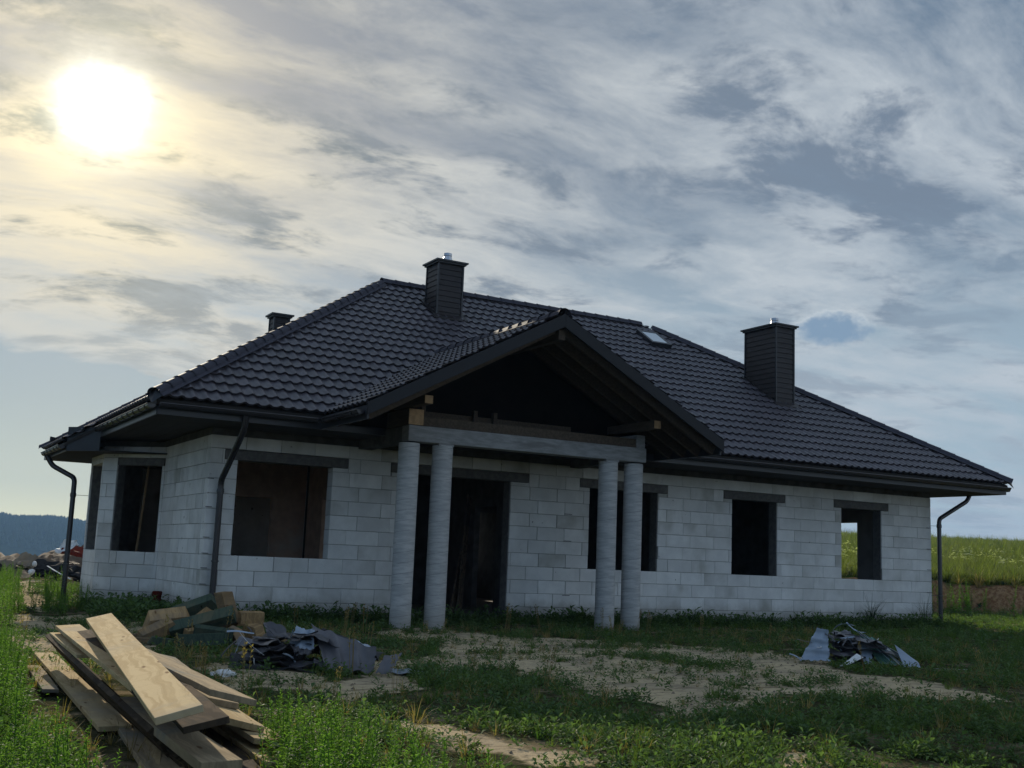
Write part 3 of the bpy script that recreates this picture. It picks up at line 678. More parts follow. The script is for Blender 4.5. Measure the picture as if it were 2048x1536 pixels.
def gutter(a, b_, outward, z, name='gutter', brackets=.6, r=.065):
    a = Vector(a); b_ = Vector(b_); d_ = (b_-a).normalized(); o_ = Vector(outward); ln = (b_-a).length
    mb = MB(); n_ = 9
    for q in (a, b_):
        for rr in (r, r-.004):
            for k in range(n_): an = math.pi*k/(n_-1); mb.v.append(tuple(q+o_*(-math.cos(an)*rr)+Vector((0, 0, z-math.sin(an)*rr))))
    for k in range(n_-1):
        mb.f += [(k, k+1, 2*n_+k+1, 2*n_+k), (n_+k, 3*n_+k, 3*n_+k+1, n_+k+1), (k, n_+k, n_+k+1, k+1), (2*n_+k, 2*n_+k+1, 3*n_+k+1, 3*n_+k)]
    mb.f += [(0, 2*n_, 3*n_, n_), (n_-1, 2*n_-1, 4*n_-1, 3*n_-1)]
    # rolled front bead
    mb.tube([a+o_*r+Vector((0, 0, z)), b_+o_*r+Vector((0, 0, z))], .011, 6)
    # end caps
    for q in (a, b_):
        k = len(mb.v); mb.v += [tuple(q+o_*(-math.cos(math.pi*j/(n_-1))*(r-.001))+Vector((0, 0, z-math.sin(math.pi*j/(n_-1))*(r-.001)))) for j in range(n_)]
        mb.f.append(tuple(range(k, k+n_)))
    g = mb.build(name, M['gutter'], house)
    k = .25
    while brackets and k < ln:
        q = a+d_*k; bk = MB()
        pts = [q+o_*(-math.cos(math.pi*j/8)*(r+.006))+Vector((0, 0, z-math.sin(math.pi*j/8)*(r+.006))) for j in range(9)]
        for j in range(8): bk.beam(pts[j], pts[j+1], .03, .006, up=tuple(d_.cross(pts[j+1]-pts[j])))
        bk.build('gutter_bracket', M['trim'], g); k += brackets
    return g
gutter((SX0, SY0-.085, 0), (GEL-.1, SY0-.085, 0), (0, -1, 0), 3.165, brackets=0)
gutter((GER+.1, SY0-.085, 0), (SX1, SY0-.085, 0), (0, -1, 0), 3.165, brackets=0)
gutter((SX1+.085, SY0-.02, 0), (SX1+.085, SY1, 0), (1, 0, 0), 3.15, brackets=0)
gutter((SX0-.085, SY0+.0, 0), (SX0-.085, 3.32, 0), (-1, 0, 0), 3.16, brackets=.42)
gutter((SX0-.565, 4.0, 0), (SX0-.565, 6.3, 0), (-1, 0, 0), 2.86, brackets=.42)
gutter((GEL-.07, GY+.1, 0), (GEL-.07, SY0-.2, 0), (-1, 0, 0), 3.15, brackets=.6)
gutter((GER+.07, GY+.1, 0), (GER+.07, SY0-.2, 0), (1, 0, 0), 3.15, brackets=.6)
# downpipes
def bend(pts, r=.09, n_=5):
    pts = [Vector(q) for q in pts]; o_ = [pts[0]]
    for i in range(1, len(pts)-1):
        a, b_, c = pts[i-1], pts[i], pts[i+1]; l1 = min(r, (a-b_).length*.45); l2 = min(r, (c-b_).length*.45)
        p1 = b_+(a-b_).normalized()*l1; p2 = b_+(c-b_).normalized()*l2
        for k in range(n_+1): tt = k/n_; o_.append(p1*(1-tt)**2+b_*2*tt*(1-tt)+p2*tt*tt)
    o_.append(pts[-1]); return o_
def downpipe(pts, bracket_dir, zs, wlen=.12):
    mb = MB(); mb.tube(bend(pts), .049, 14); base = Vector(pts[0])
    for z in zs[:1]: mb.tube([(base.x, base.y, z-.04), (base.x, base.y, z+.04)], .057, 14)
    o_ = mb.build('downpipe', M['gutter'], house, smooth=True); o_.data.set_sharp_from_angle(angle=R(50))
    for z in zs:
        k = MB(); k.tube([(base.x, base.y, z-.012), (base.x, base.y, z+.012)], .060, 14); q = base.copy(); q.z = z
        k.tube([q, q+Vector(bracket_dir)*wlen], .005, 6); k.build('pipe_bracket', M['trim'], o_)
    return o_
downpipe([(-.66, -.11, .0), (-.66, -.11, 2.17), (-.655, SY0-.03, 2.90), (-.655, SY0-.085, 3.11)], (0, 1, 0), [2.0, .9])
downpipe([(15.93, -.12, .0), (15.93, -.12, 2.43), (16.9, -.12, 2.90), (SX1+.085, -.12, 3.10)], (-1, .4, 0), [2.27, .7], .2)
downpipe([(-2.02, 5.52, .0), (-2.02, 5.52, 2.36), (-2.40, 5.95, 2.60), (SX0-.565, 6.0, 2.82)], (1, 0, 0), [2.03, .7], .30)

# thin metal ties and open slots left in the bed joints
for k, (x, z, y, ln) in enumerate([(-.80, z_, -.012, .10) for z_ in (.30, .54, .79, 1.02, 1.27, 1.75, 2.2)]+[(5.95, z_, -.010, .16) for z_ in (.5, 1.0, 1.5, 2.0)]+[(15.72, z_, -.012, .15) for z_ in (.28, .76, 1.27, 1.74, 2.22)]):
    mb = MB(); mb.box(x-ln/2, x+ln/2, y, .01, z-.006, z+.004); mb.build('wall_tie', M['trim'], house)
mb = MB(); mb.box(BX+.02, BX+TH-.004, CY-.138, CY-.1215, .995, 2.60); mb.build('jamb_lining', M['lintel'], house)
mb = MB(); P4 = [q0+uu*a+nn*dd for a, dd in ((L45-.999, .022), (L45-.982, .022), (L45-.982, .234), (L45-.999, .234))]
mb.hexa([(v_.x, v_.y, .995) for v_ in P4]+[(v_.x, v_.y, 2.56) for v_ in P4]); mb.build('jamb_lining', M['lintel'], house)
# skylight
sk = MB(); nrm = Vector((0, -SL, 1)).normalized(); vv = Vector((0, 1, SL)).normalized()
def rp(x, y, h=0.0): return Vector((x, y, EZ+(y-YF)*SL))+nrm*h
xa, xb, ya, yb = 10.40, 10.90, 3.58, 4.12
def frame_box(x0, x1, y0, y1, h0, h1): sk.hexa([rp(x0, y0, h0), rp(x1, y0, h0), rp(x1, y1, h0), rp(x0, y1, h0), rp(x0, y0, h1), rp(x1, y0, h1), rp(x1, y1, h1), rp(x0, y1, h1)])
frame_box(xa-.05, xa+.03, ya-.05, yb+.05, 0, .13); frame_box(xb-.03, xb+.05, ya-.05, yb+.05, 0, .13); frame_box(xa+.03, xb-.03, ya-.05, ya+.02, 0, .13); frame_box(xa+.03, xb-.03, yb-.02, yb+.05, 0, .13)
skf = sk.build('skylight', M['trim'], house)
sk = MB(); frame_box(xa+.03, xb-.03, ya+.02, yb-.02, .08, .125); sk.build('pane', M['glass'], skf)

# chimneys
def chimney(x0, x1, y0, y1, zt, zb, cowl=None):
    mb = MB(); mb.box(x0+.02, x1-.02, y0+.02, y1-.02, zb, zt-.03); ch = mb.build('chimney', M['clad'], house)
    pitch = .117; z = zt-.09
    shared = {}
    while z > zb:
        for (nm, L_, c, ax) in (('f', x1-x0-.05, ((x0+x1)/2, y0+.012), 0), ('b', x1-x0-.05, ((x0+x1)/2, y1-.012), 2), ('l', y1-y0-.05, (x0+.012, (y0+y1)/2), 3), ('r', y1-y0-.05, (x1-.012, (y0+y1)/2), 1)):
            if nm in 'br' and nm == 'b': pass
            key = round(L_, 3)
            if key not in shared:
                k = MB(); k.hexa([(-L_/2, -.020, -pitch+.004), (L_/2, -.020, -pitch+.004), (L_/2, .01, -pitch+.004), (-L_/2, .01, -pitch+.004), (-L_/2, -.006, 0), (L_/2, -.006, 0), (L_/2, .01, 0), (-L_/2, .01, 0)])
                shared[key] = k.mesh('cladding_board', M['clad'])
            rt = Matrix.Rotation(R((0, 90, 180, -90)[ax]), 4, 'Z')
            # skip boards wholly under the roof
            yy = c[1]; zroof = EZ+min(yy-YF, YB-yy, c[0]-XL, XR-c[0])*SL
            if z < zroof-.15: continue
            link('cladding_board', shared[key], ch, mw=Matrix.Translation((c[0], c[1], z))@rt)
        z -= pitch
    for (cx, cy) in ((x0, y0), (x1, y0), (x1, y1), (x0, y1)):
        k = MB(); k.box(cx-.018, cx+.018, cy-.018, cy+.018, zb, zt-.06); k.build('corner_trim', M['trim'], ch)
    k = MB(); k.box(x0-.05, x1+.05, y0-.05, y1+.05, zt-.07, zt-.035); k.box(x0-.085, x1+.085, y0-.085, y1+.085, zt-.034, zt); k.build('chimney_cap', M['trim'], ch)
    # flashing skirt that follows the slope
    k = MB(); g = .10
    zf = lambda y: EZ+(min(y, 2*RY-y)-YF)*SL+.055
    if y0 > RY: return ch
    k.hexa([(x0-g, y0-g-.06, zf(y0-g-.06)-.03), (x1+g, y0-g-.06, zf(y0-g-.06)-.03), (x1+g, y1+g, zf(y1+g)-.03), (x0-g, y1+g, zf(y1+g)-.03), (x0-g, y0-g-.06, zf(y0-g-.06)), (x1+g, y0-g-.06, zf(y0-g-.06)), (x1+g, y1+g, zf(y1+g)), (x0-g, y1+g, zf(y1+g))])
    k.build('flashing', M['clad'], ch)
    if cowl:
        k = MB(); q = Vector((cowl[0], cowl[1], zt))
        k.tube([q, q+Vector((0, 0, .02)), q+Vector((0, 0, .17)), q+Vector((0, 0, .18)), q+Vector((0, 0, .235)), q+Vector((0, 0, .24))], [.125, .125, .085, .092, .092, .08], 20)
        k.build('cowl', M['steel'], ch, smooth=True).data.set_sharp_from_angle(angle=R(30))
chimney(4.62, 5.21, 3.41, 3.99, 7.45, 5.9, (4.96, 3.70))
chimney(12.30, 12.84, 1.33, 2.39, 6.76, 4.5, (12.66, 1.78))
chimney(1.92, 2.26, 6.08, 6.42, 6.33, 5.2)

# porch columns, beam and timbers
colm = MB(); zc = [(-.1, .164), (.0, .165), (1.4, .165), (2.835, .165), (2.84, .160)]
cmesh = MB(); cmesh.tube([(0, 0, z) for z, r_ in zc], [r_ for z, r_ in zc], 40); cmesh = cmesh.mesh('porch_column', M['column'], smooth=True); cmesh.set_sharp_from_angle(angle=R(40))
for x in (1.745, 2.325, 5.50, 6.03): link('porch_column', cmesh, house, mw=Matrix.Translation((x, -1.95, 0))@Matrix.Rotation(random.random()*6, 4, 'Z'))
mb = MB(); mb.box(1.66, 6.20, -2.09, -1.83, 2.865, 3.115); mb.build('porch_beam', M['concrete'], house, bevel=.008)
for x in (2.325, 5.50):
    mb = MB(); mb.box(x-.13, x+.13, -2.085, -1.835, 2.83, 2.8649); mb.build('beam_haunch', M['concrete'], house)
for xa_, xb_ in ((1.67, 1.92), (5.95, 6.19)):
    mb = MB(); mb.box(xa_, xb_, -1.828, -.002, 2.87, 3.11); mb.build('side_beam', M['ring'], house, bevel=.008)
mb = MB(); mb.box(1.64, 1.90, -2.10, .0, 3.118, 3.37); pl = mb.build('wall_plate', M['timber'], house, bevel=.006)
mb = MB(); mb.box(1.645, 1.895, -2.106, -2.101, 3.123, 3.365); mb.build('sawn_end', M['endgrain'], pl)
mb = MB(); mb.box(1.64, 1.78, -2.66, .0, 3.39, 3.52); pl = mb.build('purlin', M['timber'], house, bevel=.005)
mb = MB(); mb.box(1.644, 1.776, -2.666, -2.661, 3.394, 3.516); mb.build('sawn_end', M['endgrain'], pl)
mb = MB(); mb.box(5.93, 6.07, -2.66, .0, 3.40, 3.54); pl = mb.build('purlin', M['timber'], house)
mb = MB(); mb.box(5.934, 6.066, -2.666, -2.661, 3.404, 3.536); mb.build('sawn_end', M['endgrain'], pl)
mb = MB(); mb.box(1.91, 6.0, -2.05, -1.9, 3.12, 3.27); mb.build('tie_beam', M['timber'], house)
mb = MB(); mb.box(2.1, 5.0, -1.50, -1.40, 3.33, 3.43); mb.build('tie_beam', M['timber'], house)
for x in (2.1, 3.05, 3.42):
    mb = MB(); mb.box(x, x+.07, -1.58, -1.51, 3.27, 3.52); mb.build('stud', M['timber'], house)
for k, x in enumerate((5.60, 5.9)):
    mb = MB(); mb.box(x+.004, x+.29, -2.0, -1.84, 3.275, 3.44); 
mb = MB(); mb.box(6.0, 6.18, -2.07, -.3, 3.118, 3.34); mb.build('plate_masonry', M['concrete'], house, bevel=.006)  # blockwork in a darker concrete colour, its dim light painted in
# added panel hides the tiles and paints in the open attic's darkness
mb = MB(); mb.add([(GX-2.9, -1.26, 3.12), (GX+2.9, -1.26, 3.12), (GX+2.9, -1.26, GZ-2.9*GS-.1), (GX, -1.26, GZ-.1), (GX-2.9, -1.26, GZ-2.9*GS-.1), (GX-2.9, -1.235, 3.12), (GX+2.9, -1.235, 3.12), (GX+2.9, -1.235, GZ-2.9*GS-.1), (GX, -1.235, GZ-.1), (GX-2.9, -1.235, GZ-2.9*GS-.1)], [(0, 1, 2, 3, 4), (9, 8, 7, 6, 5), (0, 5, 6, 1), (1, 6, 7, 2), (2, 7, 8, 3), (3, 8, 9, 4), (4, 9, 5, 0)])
mb.build('attic_shade_panel', M['void'], house)
for a_, z_ in ((8.03, 1.0), (11.13, 1.0), (14.20, 1.0), (4.69, .1)):
    mb = MB(); mb.box(a_-.016, a_-.001, .022, TH-.004, z_+.002, 2.52); mb.build('jamb_lining', M['lintel'], house)
mb = MB(); mb.box(.7, 6.9, .0, .12, 3.06, 3.3); mb.build('attic_wall', M['ring'], house)
# porch floor edge
mb = MB(); mb.box(2.66, 4.66, -.05, .26, -.1, .09); mb.build('threshold', M['slab'], house)

# ================================================================== loose things
def plank(far, near, wd, th, roll, material, label, skew=0.0, cat='plank', name='plank', group='boards piled in the grass at the front', warp=.0, anchor='left', ext=0.0):
    """far / near = left edge points (top face) ; width runs to the right"""
    a = Vector(far); b_ = Vector(near); d_ = (b_-a).normalized(); a = a-d_*ext; L_ = (b_-a).length
    h = Vector((0, 0, 1)).cross(d_).normalized(); up = d_.cross(h); ph = R(roll)
    v = h*math.cos(ph)+up*math.sin(ph); n = d_.cross(v)
    if n.z < 0: n = -n
    mb = MB(); N = 8; rings = []
    for i in range(N+1):
        tt = i/N; sag = warp*math.sin(math.pi*tt); tw = .004*math.sin(tt*5+wd*50)
        l0 = L_*tt; sk_ = skew*(tt if i == N else 0)
        rings.append([(0, l0, -th+sag), (wd, l0+sk_, -th+sag+tw), (wd, l0+sk_, sag+tw), (0, l0, sag)])
    for r_ in rings: mb.v += r_
    for i in range(N):
        for j in range(4): mb.f.append((i*4+j, i*4+(j+1) % 4, (i+1)*4+(j+1) % 4, (i+1)*4+j))
    mb.f += [(0, 1, 2, 3), tuple(N*4+j for j in (3, 2, 1, 0))]
    me = mb.mesh(name, material, bevel=.002)
    mw = Matrix(((v.x, d_.x, n.x, a.x), (v.y, d_.y, n.y, a.y), (v.z, d_.z, n.z, a.z), (0, 0, 0, 1)))
    o_ = link(name, me, mw=mw); tag(o_, label, cat, group); return o_
plank((-4.001, -8.958, .52), (-4.492, -13.577, .42), .185, .03, 14, M['plank'], 'broad pale board lying topmost on the pile, its far end raised highest')
plank((-4.066, -7.942, .40), (-4.257, -11.979, .36), .19, .03, 4, M['plank'], 'pale board just left of the topmost board with its far end sticking out', ext=.0)
plank((-4.10, -7.85, .33), (-4.19, -12.25, .19), .17, .035, -50, M['plank_old'], 'dark weathered board tipped on edge along the left side of the pile')
plank((-4.10, -7.9, .34), (-4.15, -9.6, .31), .12, .025, 2, M['plank'], 'yellow board end peeping out under the second pale board')
plank((-3.86, -7.9, .14), (-4.10, -12.5, .10), .13, .035, -60, M['plank_old'], 'dark board standing on edge low in the pile behind the shadow')
plank((-4.042, -6.656, .07), (-4.257, -11.212, .05), .185, .03, 0, M['plank'], 'knotty yellow board flat on the ground left of the pile')
plank((-4.221, -7.614, .05), (-4.315, -9.349, .05), .11, .025, 0, M['plank_grey'], 'short pale green-white board half hidden in weeds at the far left')
plank((-4.168, -11.2, .21), (-4.199, -13.213, .18), .18, .045, 0, M['plank_grey'], 'thick grey-stained board with its cut end nearest the viewer')
plank((-4.128, -11.0, .04), (-4.283, -12.675, .04), .18, .03, -2, M['plank_grey'], 'grey board on the ground under the dark tipped board')
plank((-4.01, -11.3, .035), (-4.40, -12.9, .035), .10, .025, 0, M['plank'], 'yellow board running into the weeds at the bottom edge')
plank((-3.914, -9.866, .40), (-3.955, -12.389, .385), .25, .032, -13, M['plank_grey'], 'wide greyish board fanned out furthest right near the top of the pile', ext=1.0)
plank((-3.52, -9.028, .28), (-3.743, -11.526, .24), .20, .035, -12, M['plank_grey'], 'board fanned out right, directly below the wide greyish one')
plank((-3.73, -11.0, .22), (-3.775, -12.05, .20), .23, .035, -14, M['plank'], 'board with a yellow right edge, third down on the right of the pile', ext=1.3)
plank((-3.66, -11.4, .14), (-3.673, -12.264, .12), .20, .03, -8, M['plank'], 'reddish board end, fourth down on the right of the pile', ext=1.2)
plank((-3.664, -11.6, .07), (-3.72, -12.6, .06), .22, .03, -3, M['plank'], 'lowest board on the right of the pile, half in the weeds', ext=1.2)
plank((-3.646, -10.9, .04), (-3.876, -12.799, .04), .11, .03, 0, M['plank_old'], 'black board on the ground under the right side of the pile')
plank((-4.05, -11.0, .33), (-4.26, -13.10, .31), .20, .03, 12, M['plank_old'], 'short dark board directly beneath the topmost board')
plank((-4.0, -8.6, .40), (-4.30, -12.6, .34), .13, .03, 8, M['plank_old'], 'dark narrow board lying in the gap beside the topmost board')

FR = Vector((.8697, -.4935, 0)); FF = Vector((.4935, .8697, 0))
def local_frame(C): return lambda a, b_, z: Vector(C)+FR*a+FF*b_+Vector((0, 0, z))
# beam offcuts
C0 = (-1.95, -4.6, 0); lf = local_frame(C0)
def offcut(a, b_, z, L_, wd, h, yaw, pitch, roll, m, label, taper=0.0):
    mb = MB(); x = L_/2
    mb.hexa([(-x-taper, -wd/2, -h/2), (x, -wd/2, -h/2), (x, wd/2, -h/2), (-x-taper, wd/2, -h/2), (-x, -wd/2, h/2), (x-taper, -wd/2, h/2), (x-taper, wd/2, h/2), (-x, wd/2, h/2)])
    me = mb.mesh('wood_offcut', m, bevel=.004)
    base = Matrix(((FR.x, FF.x, 0, 0), (FR.y, FF.y, 0, 0), (0, 0, 1, 0), (0, 0, 0, 1)))
    mw = Matrix.Translation(lf(a, b_, z))@base@Euler((R(roll), R(pitch), R(yaw)), 'XYZ').to_matrix().to_4x4()
    o_ = link('wood_offcut', me, mw=mw); tag(o_, label, 'wood offcut', 'beam offcuts heaped by the downpipe'); return o_
OC, OG = M['offcut'], M['offcut_green']
offcut(-.42, .15, .22, .50, .26, .22, 20, -8, 25, OC, 'big brown block with a reddish cut face at the left of the offcut heap', .08)
offcut(-.30, .55, .36, .62, .16, .14, 8, -22, 30, OG, 'dark green beam offcut pointing up at the back left of the heap', .05)
offcut(.02, .45, .30, .26, .14, .05, 10, -10, 0, OC, 'thin pale slice behind the big brown block')
offcut(-.05, .15, .25, .30, .17, .17, -35, -30, 42, OC, 'square beam end turned on its corner in the middle of the heap', .04)
offcut(.22, .22, .36, .42, .16, .15, -20, 68, 20, OC, 'yellow offcut standing upright at the top of the heap', .05)
offcut(.02, -.12, .24, .74, .15, .15, 6, -17, 48, OG, 'long green-edged beam offcut lying across the front of the heap', .0)
offcut(.52, .12, .30, .28, .16, .14, 30, 0, 4, OC, 'squared pale offcut at the right end of the heap', .0)
offcut(.62, .02, .12, .26, .15, .20, -30, 10, 10, OC, 'yellow wedge offcut on the ground at the right end', .10)
offcut(-.45, -.22, .14, .42, .16, .13, 32, -25, 20, OC, 'dark brown offcut leaning at the left foot of the heap', .05)
offcut(-.10, -.15, .11, .38, .17, .16, -55, 8, 10, OC, 'shadowed offcut under the long green beam', .0)
offcut(.20, -.30, .12, .44, .15, .15, 12, 6, 12, OG, 'black-green offcut under the right half of the long beam', .0)
offcut(.42, -.18, .12, .22, .12, .12, -40, 12, 30, OC, 'small brown offcut wedged below the long beam', .03)
offcut(.20, -.75, .09, .52, .14, .13, 4, -4, -4, OG, 'green offcut with pale top lying alone in front of the heap', .0)
offcut(-.18, -.78, .05, .34, .13, .08, 20, 6, 0, OG, 'flat green offcut just left of the lone green one', .04)
offcut(.35, .45, .20, .5, .05, .04, -10, -4, 0, OC, 'thin lath sticking out behind the squared pale offcut')
offcut(.80, -.28, .06, .55, .05, .03, -8, -6, 0, OC, 'thin lath lying between the offcuts and the metal scrap')
offcut(-.72, .05, .06, .30, .09, .04, 30, -8, 0, OC, 'thin chip of wood at the far left of the heap')
offcut(-.55, -.5, .04, .24, .08, .05, -15, 0, 0, OC, 'small chip beside the board pile end')

# sheet metal scrap
def sheet(lf_, c, m, label, ribs=0, amp=.012, crumple=.01, n=(14, 10), th=.0015, jag=.012, name='metal_sheet', cat='metal scrap', group=None, back=None, step=0, seed=0):
    """c: four corners in heap coordinates (a, b, z): near-left, near-right, far-right, far-left"""
    Q = [lf_(*q) for q in c]; nu, nv = n; P = []
    nr = (Q[1]-Q[0]).cross(Q[3]-Q[0]); nr = nr.normalized() if nr.length > 1e-6 else Vector((0, 0, 1))
    if nr.z < 0: nr = -nr
    for j in range(nv+1):
        for i in range(nu+1):
            s, t_ = i/nu, j/nv
            q = Q[0]*(1-s)*(1-t_)+Q[1]*s*(1-t_)+Q[2]*s*t_+Q[3]*(1-s)*t_
            hh = amp*((.5+.5*math.cos(2*math.pi*ribs*s))**2) if ribs else 0
            if step: hh += .018*(1-((t_*step) % 1))
            hh += crumple*mn.noise(Vector((s*2.5+seed*7, t_*2.5, seed)))*2
            if i in (0, nu) or j in (0, nv): q = q+(Q[1]-Q[0]).normalized()*jag*mn.noise(Vector((s*9, t_*9, seed+3)))*2+(Q[3]-Q[0]).normalized()*jag*mn.noise(Vector((t_*9, s*9, seed+8)))*2
            P.append(q+nr*hh)
    mb = MB(); k = len(P)
    mb.v = [tuple(q) for q in P]+[tuple(q-nr*th*2) for q in P]
    for j in range(nv):
        for i in range(nu):
            a = j*(nu+1)+i; mb.f.append((a, a+1, a+nu+2, a+nu+1)); mb.f.append((k+a, k+a+nu+1, k+a+nu+2, k+a+1))
    for i in range(nu): mb.f.append((i, k+i, k+i+1, i+1)); a = nv*(nu+1)+i; mb.f.append((a, a+1, k+a+1, k+a))
    for j in range(nv): a = j*(nu+1); mb.f.append((a, a+nu+1, k+a+nu+1, k+a)); a += nu; mb.f.append((a, k+a, k+a+nu+1, a+nu+1))
    me = mb.mesh(name, m, smooth=True); me.set_sharp_from_angle(angle=R(35))
    o_ = link(name, me); tag(o_, label, cat, group); return o_
def strip(lf_, a, b_, wd, m, label, curl=0.0, group=None, name='metal_strip', seed=0):
    A_, B_ = lf_(*a), lf_(*b_); d_ = (B_-A_); N = 8; mb = MB(); up = Vector((random.uniform(-.5, .5), random.uniform(-.5, .5), 1)).normalized()
    sd = d_.normalized().cross(up).normalized(); up = sd.cross(d_.normalized())
    for i in range(N+1):
        t_ = i/N; q = A_+d_*t_+up*curl*math.sin(math.pi*t_)+sd*.02*math.sin(t_*4+seed)
        s2 = sd*math.cos(t_*2*seed % 1.2)+up*math.sin(t_*2*seed % 1.2)
        mb.v += [tuple(q-s2*wd/2), tuple(q+s2*wd/2), tuple(q+s2*wd/2+up*.003), tuple(q-s2*wd/2+up*.003)]
    for i in range(N):
        for j in range(4): mb.f.append((i*4+j, i*4+(j+1) % 4, i*4+4+(j+1) % 4, i*4+4+j))
    mb.f += [(0, 1, 2, 3), (N*4+3, N*4+2, N*4+1, N*4)]
    me = mb.mesh(name, m, smooth=False); o_ = link(name, me); tag(o_, label, 'metal scrap', group); return o_
# left scrap heap: about 203 px of the photograph per metre
lh = local_frame((-1.80, -8.0, 0)); GL = 'metal roofing scrap heap by the beam offcuts'
S, SB, SG = M['sheet'], M['sheetb'], M['sheetg']
sheet(lh, [(.12, -.10, .02), (.54, .02, .01), (.54, .10, .22), (-.12, .34, .40)], S, 'large grey tile-profile sheet slumped at the front of the left scrap heap', ribs=3, amp=.032, crumple=.008, n=(48, 24), group=GL, step=0, seed=1)
sheet(lh, [(-.30, .12, .20), (-.02, .06, .19), (-.06, .22, .36), (-.24, .30, .38)], SB, 'shiny pale blue sheet with a wavy edge on top of the left heap', ribs=2, amp=.015, crumple=.03, n=(20, 10), group=GL, seed=2)
sheet(lh, [(-.20, .02, .15), (-.05, .0, .15), (-.02, .10, .20), (-.26, .12, .22)], S, 'scalloped grey scrap hanging just below the pale blue sheet', ribs=3, amp=.02, n=(24, 8), group=GL, seed=3)
sheet(lh, [(-.80, -.05, .01), (-.38, -.12, .02), (-.42, .10, .10), (-.78, .12, .16)], M['black'], 'dark crumpled sheet at the left foot of the left heap', crumple=.05, n=(16, 10), group=GL, seed=4)
sheet(lh, [(-.50, .2, .30), (-.28, .15, .28), (-.36, .3, .38), (-.58, .35, .42)], S, 'small grey sheet sticking up at the top left of the left heap', crumple=.02, n=(8, 6), group=GL, seed=5)
sheet(lh, [(.34, .35, .16), (.52, .28, .14), (.40, .6, .22), (.20, .6, .26)], SB, 'curved bluish piece behind the large grey sheet', crumple=.03, n=(10, 8), group=GL, seed=6)
sheet(lh, [(.56, -.02, .01), (.70, .0, .02), (.78, .15, .20), (.62, .10, .16)], S, 'grey flap at the right end of the left heap', ribs=1, crumple=.015, n=(10, 8), group=GL, seed=7)
sheet(lh, [(.70, .12, .01), (1.0, .10, .01), (.96, .30, .03), (.68, .30, .03)], SB, 'pale flat sheet lying right of the left heap', ribs=2, amp=.01, n=(12, 6), group=GL, seed=8)
sheet(lh, [(-.10, .35, .37), (.55, .15, .17), (.60, .30, .15), (-.04, .50, .34)], M['black'], 'long dark ragged sheet running behind the large grey sheet', crumple=.04, n=(24, 6), jag=.03, group=GL, seed=9)
sheet(lh, [(.0, -.04, .06), (.10, -.06, .05), (.12, .06, .09), (-.02, .05, .10)], S, 'tiny grey scrap left of the large grey sheet', n=(8, 5), ribs=1, group=GL, seed=10)
for k in range(14):   # layered black sheets inside the heap
    a0 = random.uniform(-.78, -.30); b0 = random.uniform(-.05, .35); z0 = .03+.021*k
    ln = random.uniform(.3, .55)
    sheet(lh, [(a0, b0-.1, z0), (a0+ln, b0-.14, z0+random.uniform(-.03, .04)), (a0+ln, b0+.2, z0+random.uniform(0, .05)), (a0+.04, b0+.18, z0+random.uniform(0, .04))], (M['black'], S, M['black'])[k % 3], 'thin dark sheet layered inside the left part of the left heap', crumple=.035, n=(14, 6), jag=.03, group='dark sheets layered in the left heap', seed=20+k)
for k in range(16):
    a0 = random.uniform(-.78, -.2); z0 = random.uniform(.08, .40); b0 = random.uniform(-.15, .3)
    a1 = a0+random.uniform(-.25, .3); z1 = max(.02, z0+random.uniform(-.28, .04))
    strip(lh, (a0, b0, z0), (a1, b0+random.uniform(-.15, .1), z1), random.choice((.008, .012, .02)), random.choice((S, SB, M['white'], S)), 'narrow curled metal offcut strip sticking out of the left heap', curl=random.uniform(-.03, .05), group='narrow strips in the left heap', seed=k)
# right scrap heap: about 162 px per metre
rh = local_frame((5.2, -7.9, 0)); GR = 'metal roofing scrap heap on the right lawn'
sheet(rh, [(-.38, -.14, .02), (-.34, .10, .38), (-.46, .14, .40), (-.72, -.04, .02)], SB, 'large blue-grey curved tile sheet at the left of the right heap', ribs=3, amp=.035, crumple=.02, n=(40, 10), step=0, group=GR, seed=31)
sheet(rh, [(-.33, -.36, .0), (-.27, -.38, -.0), (-.02, -.30, .11), (-.09, -.26, .15)], M['white'], 'small flat white strip leaning at the front of the right heap', n=(4, 4), jag=.0, crumple=.0, group=GR, seed=32)
sheet(rh, [(.02, -.20, .03), (.10, -.22, .03), (.16, -.05, .20), (-.03, -.0, .28)], SB, 'grey triangular piece in the middle of the right heap', crumple=.01, n=(6, 8), group=GR, seed=33)
sheet(rh, [(.46, -.30, .02), (.66, -.30, .02), (.66, -.2, .08), (.42, -.1, .26)], SB, 'pale pointed sheet at the right foot of the right heap', crumple=.004, n=(6, 8), jag=.0, group=GR, seed=34)
sheet(rh, [(.22, -.15, .03), (.40, -.25, .03), (.24, .1, .32), (.04, .1, .34)], SG, 'green primed corrugated sheet on the right slope of the right heap', ribs=4, amp=.014, n=(40, 8), group=GR, seed=35)
for k in range(16):
    a0 = random.uniform(-.38, .05); z0 = .02+.021*k; b0 = random.uniform(-.05, .3); ln = random.uniform(.28, .5)
    sheet(rh, [(a0, b0-.15, z0), (a0+ln, b0-.2, max(.01, z0-.03)), (a0+ln-.04, b0+.2, z0+.02), (a0+.02, b0+.2, z0+.03)], (M['black'], S)[k % 2], 'thin dark sheet layered inside the right heap', crumple=.03, n=(14, 6), jag=.03, group='dark sheets layered in the right heap', seed=40+k)
for k in range(9):
    a0 = .02+.045*k; strip(rh, (a0-.02, .18, .42-.022*k), (a0+.34-.012*k, -.26, .03), .022, (SB, S, M['white'])[k % 3], 'long narrow strip slanting down the right side of the right heap', curl=.01, group='slanting strips on the right heap', seed=k*.3)
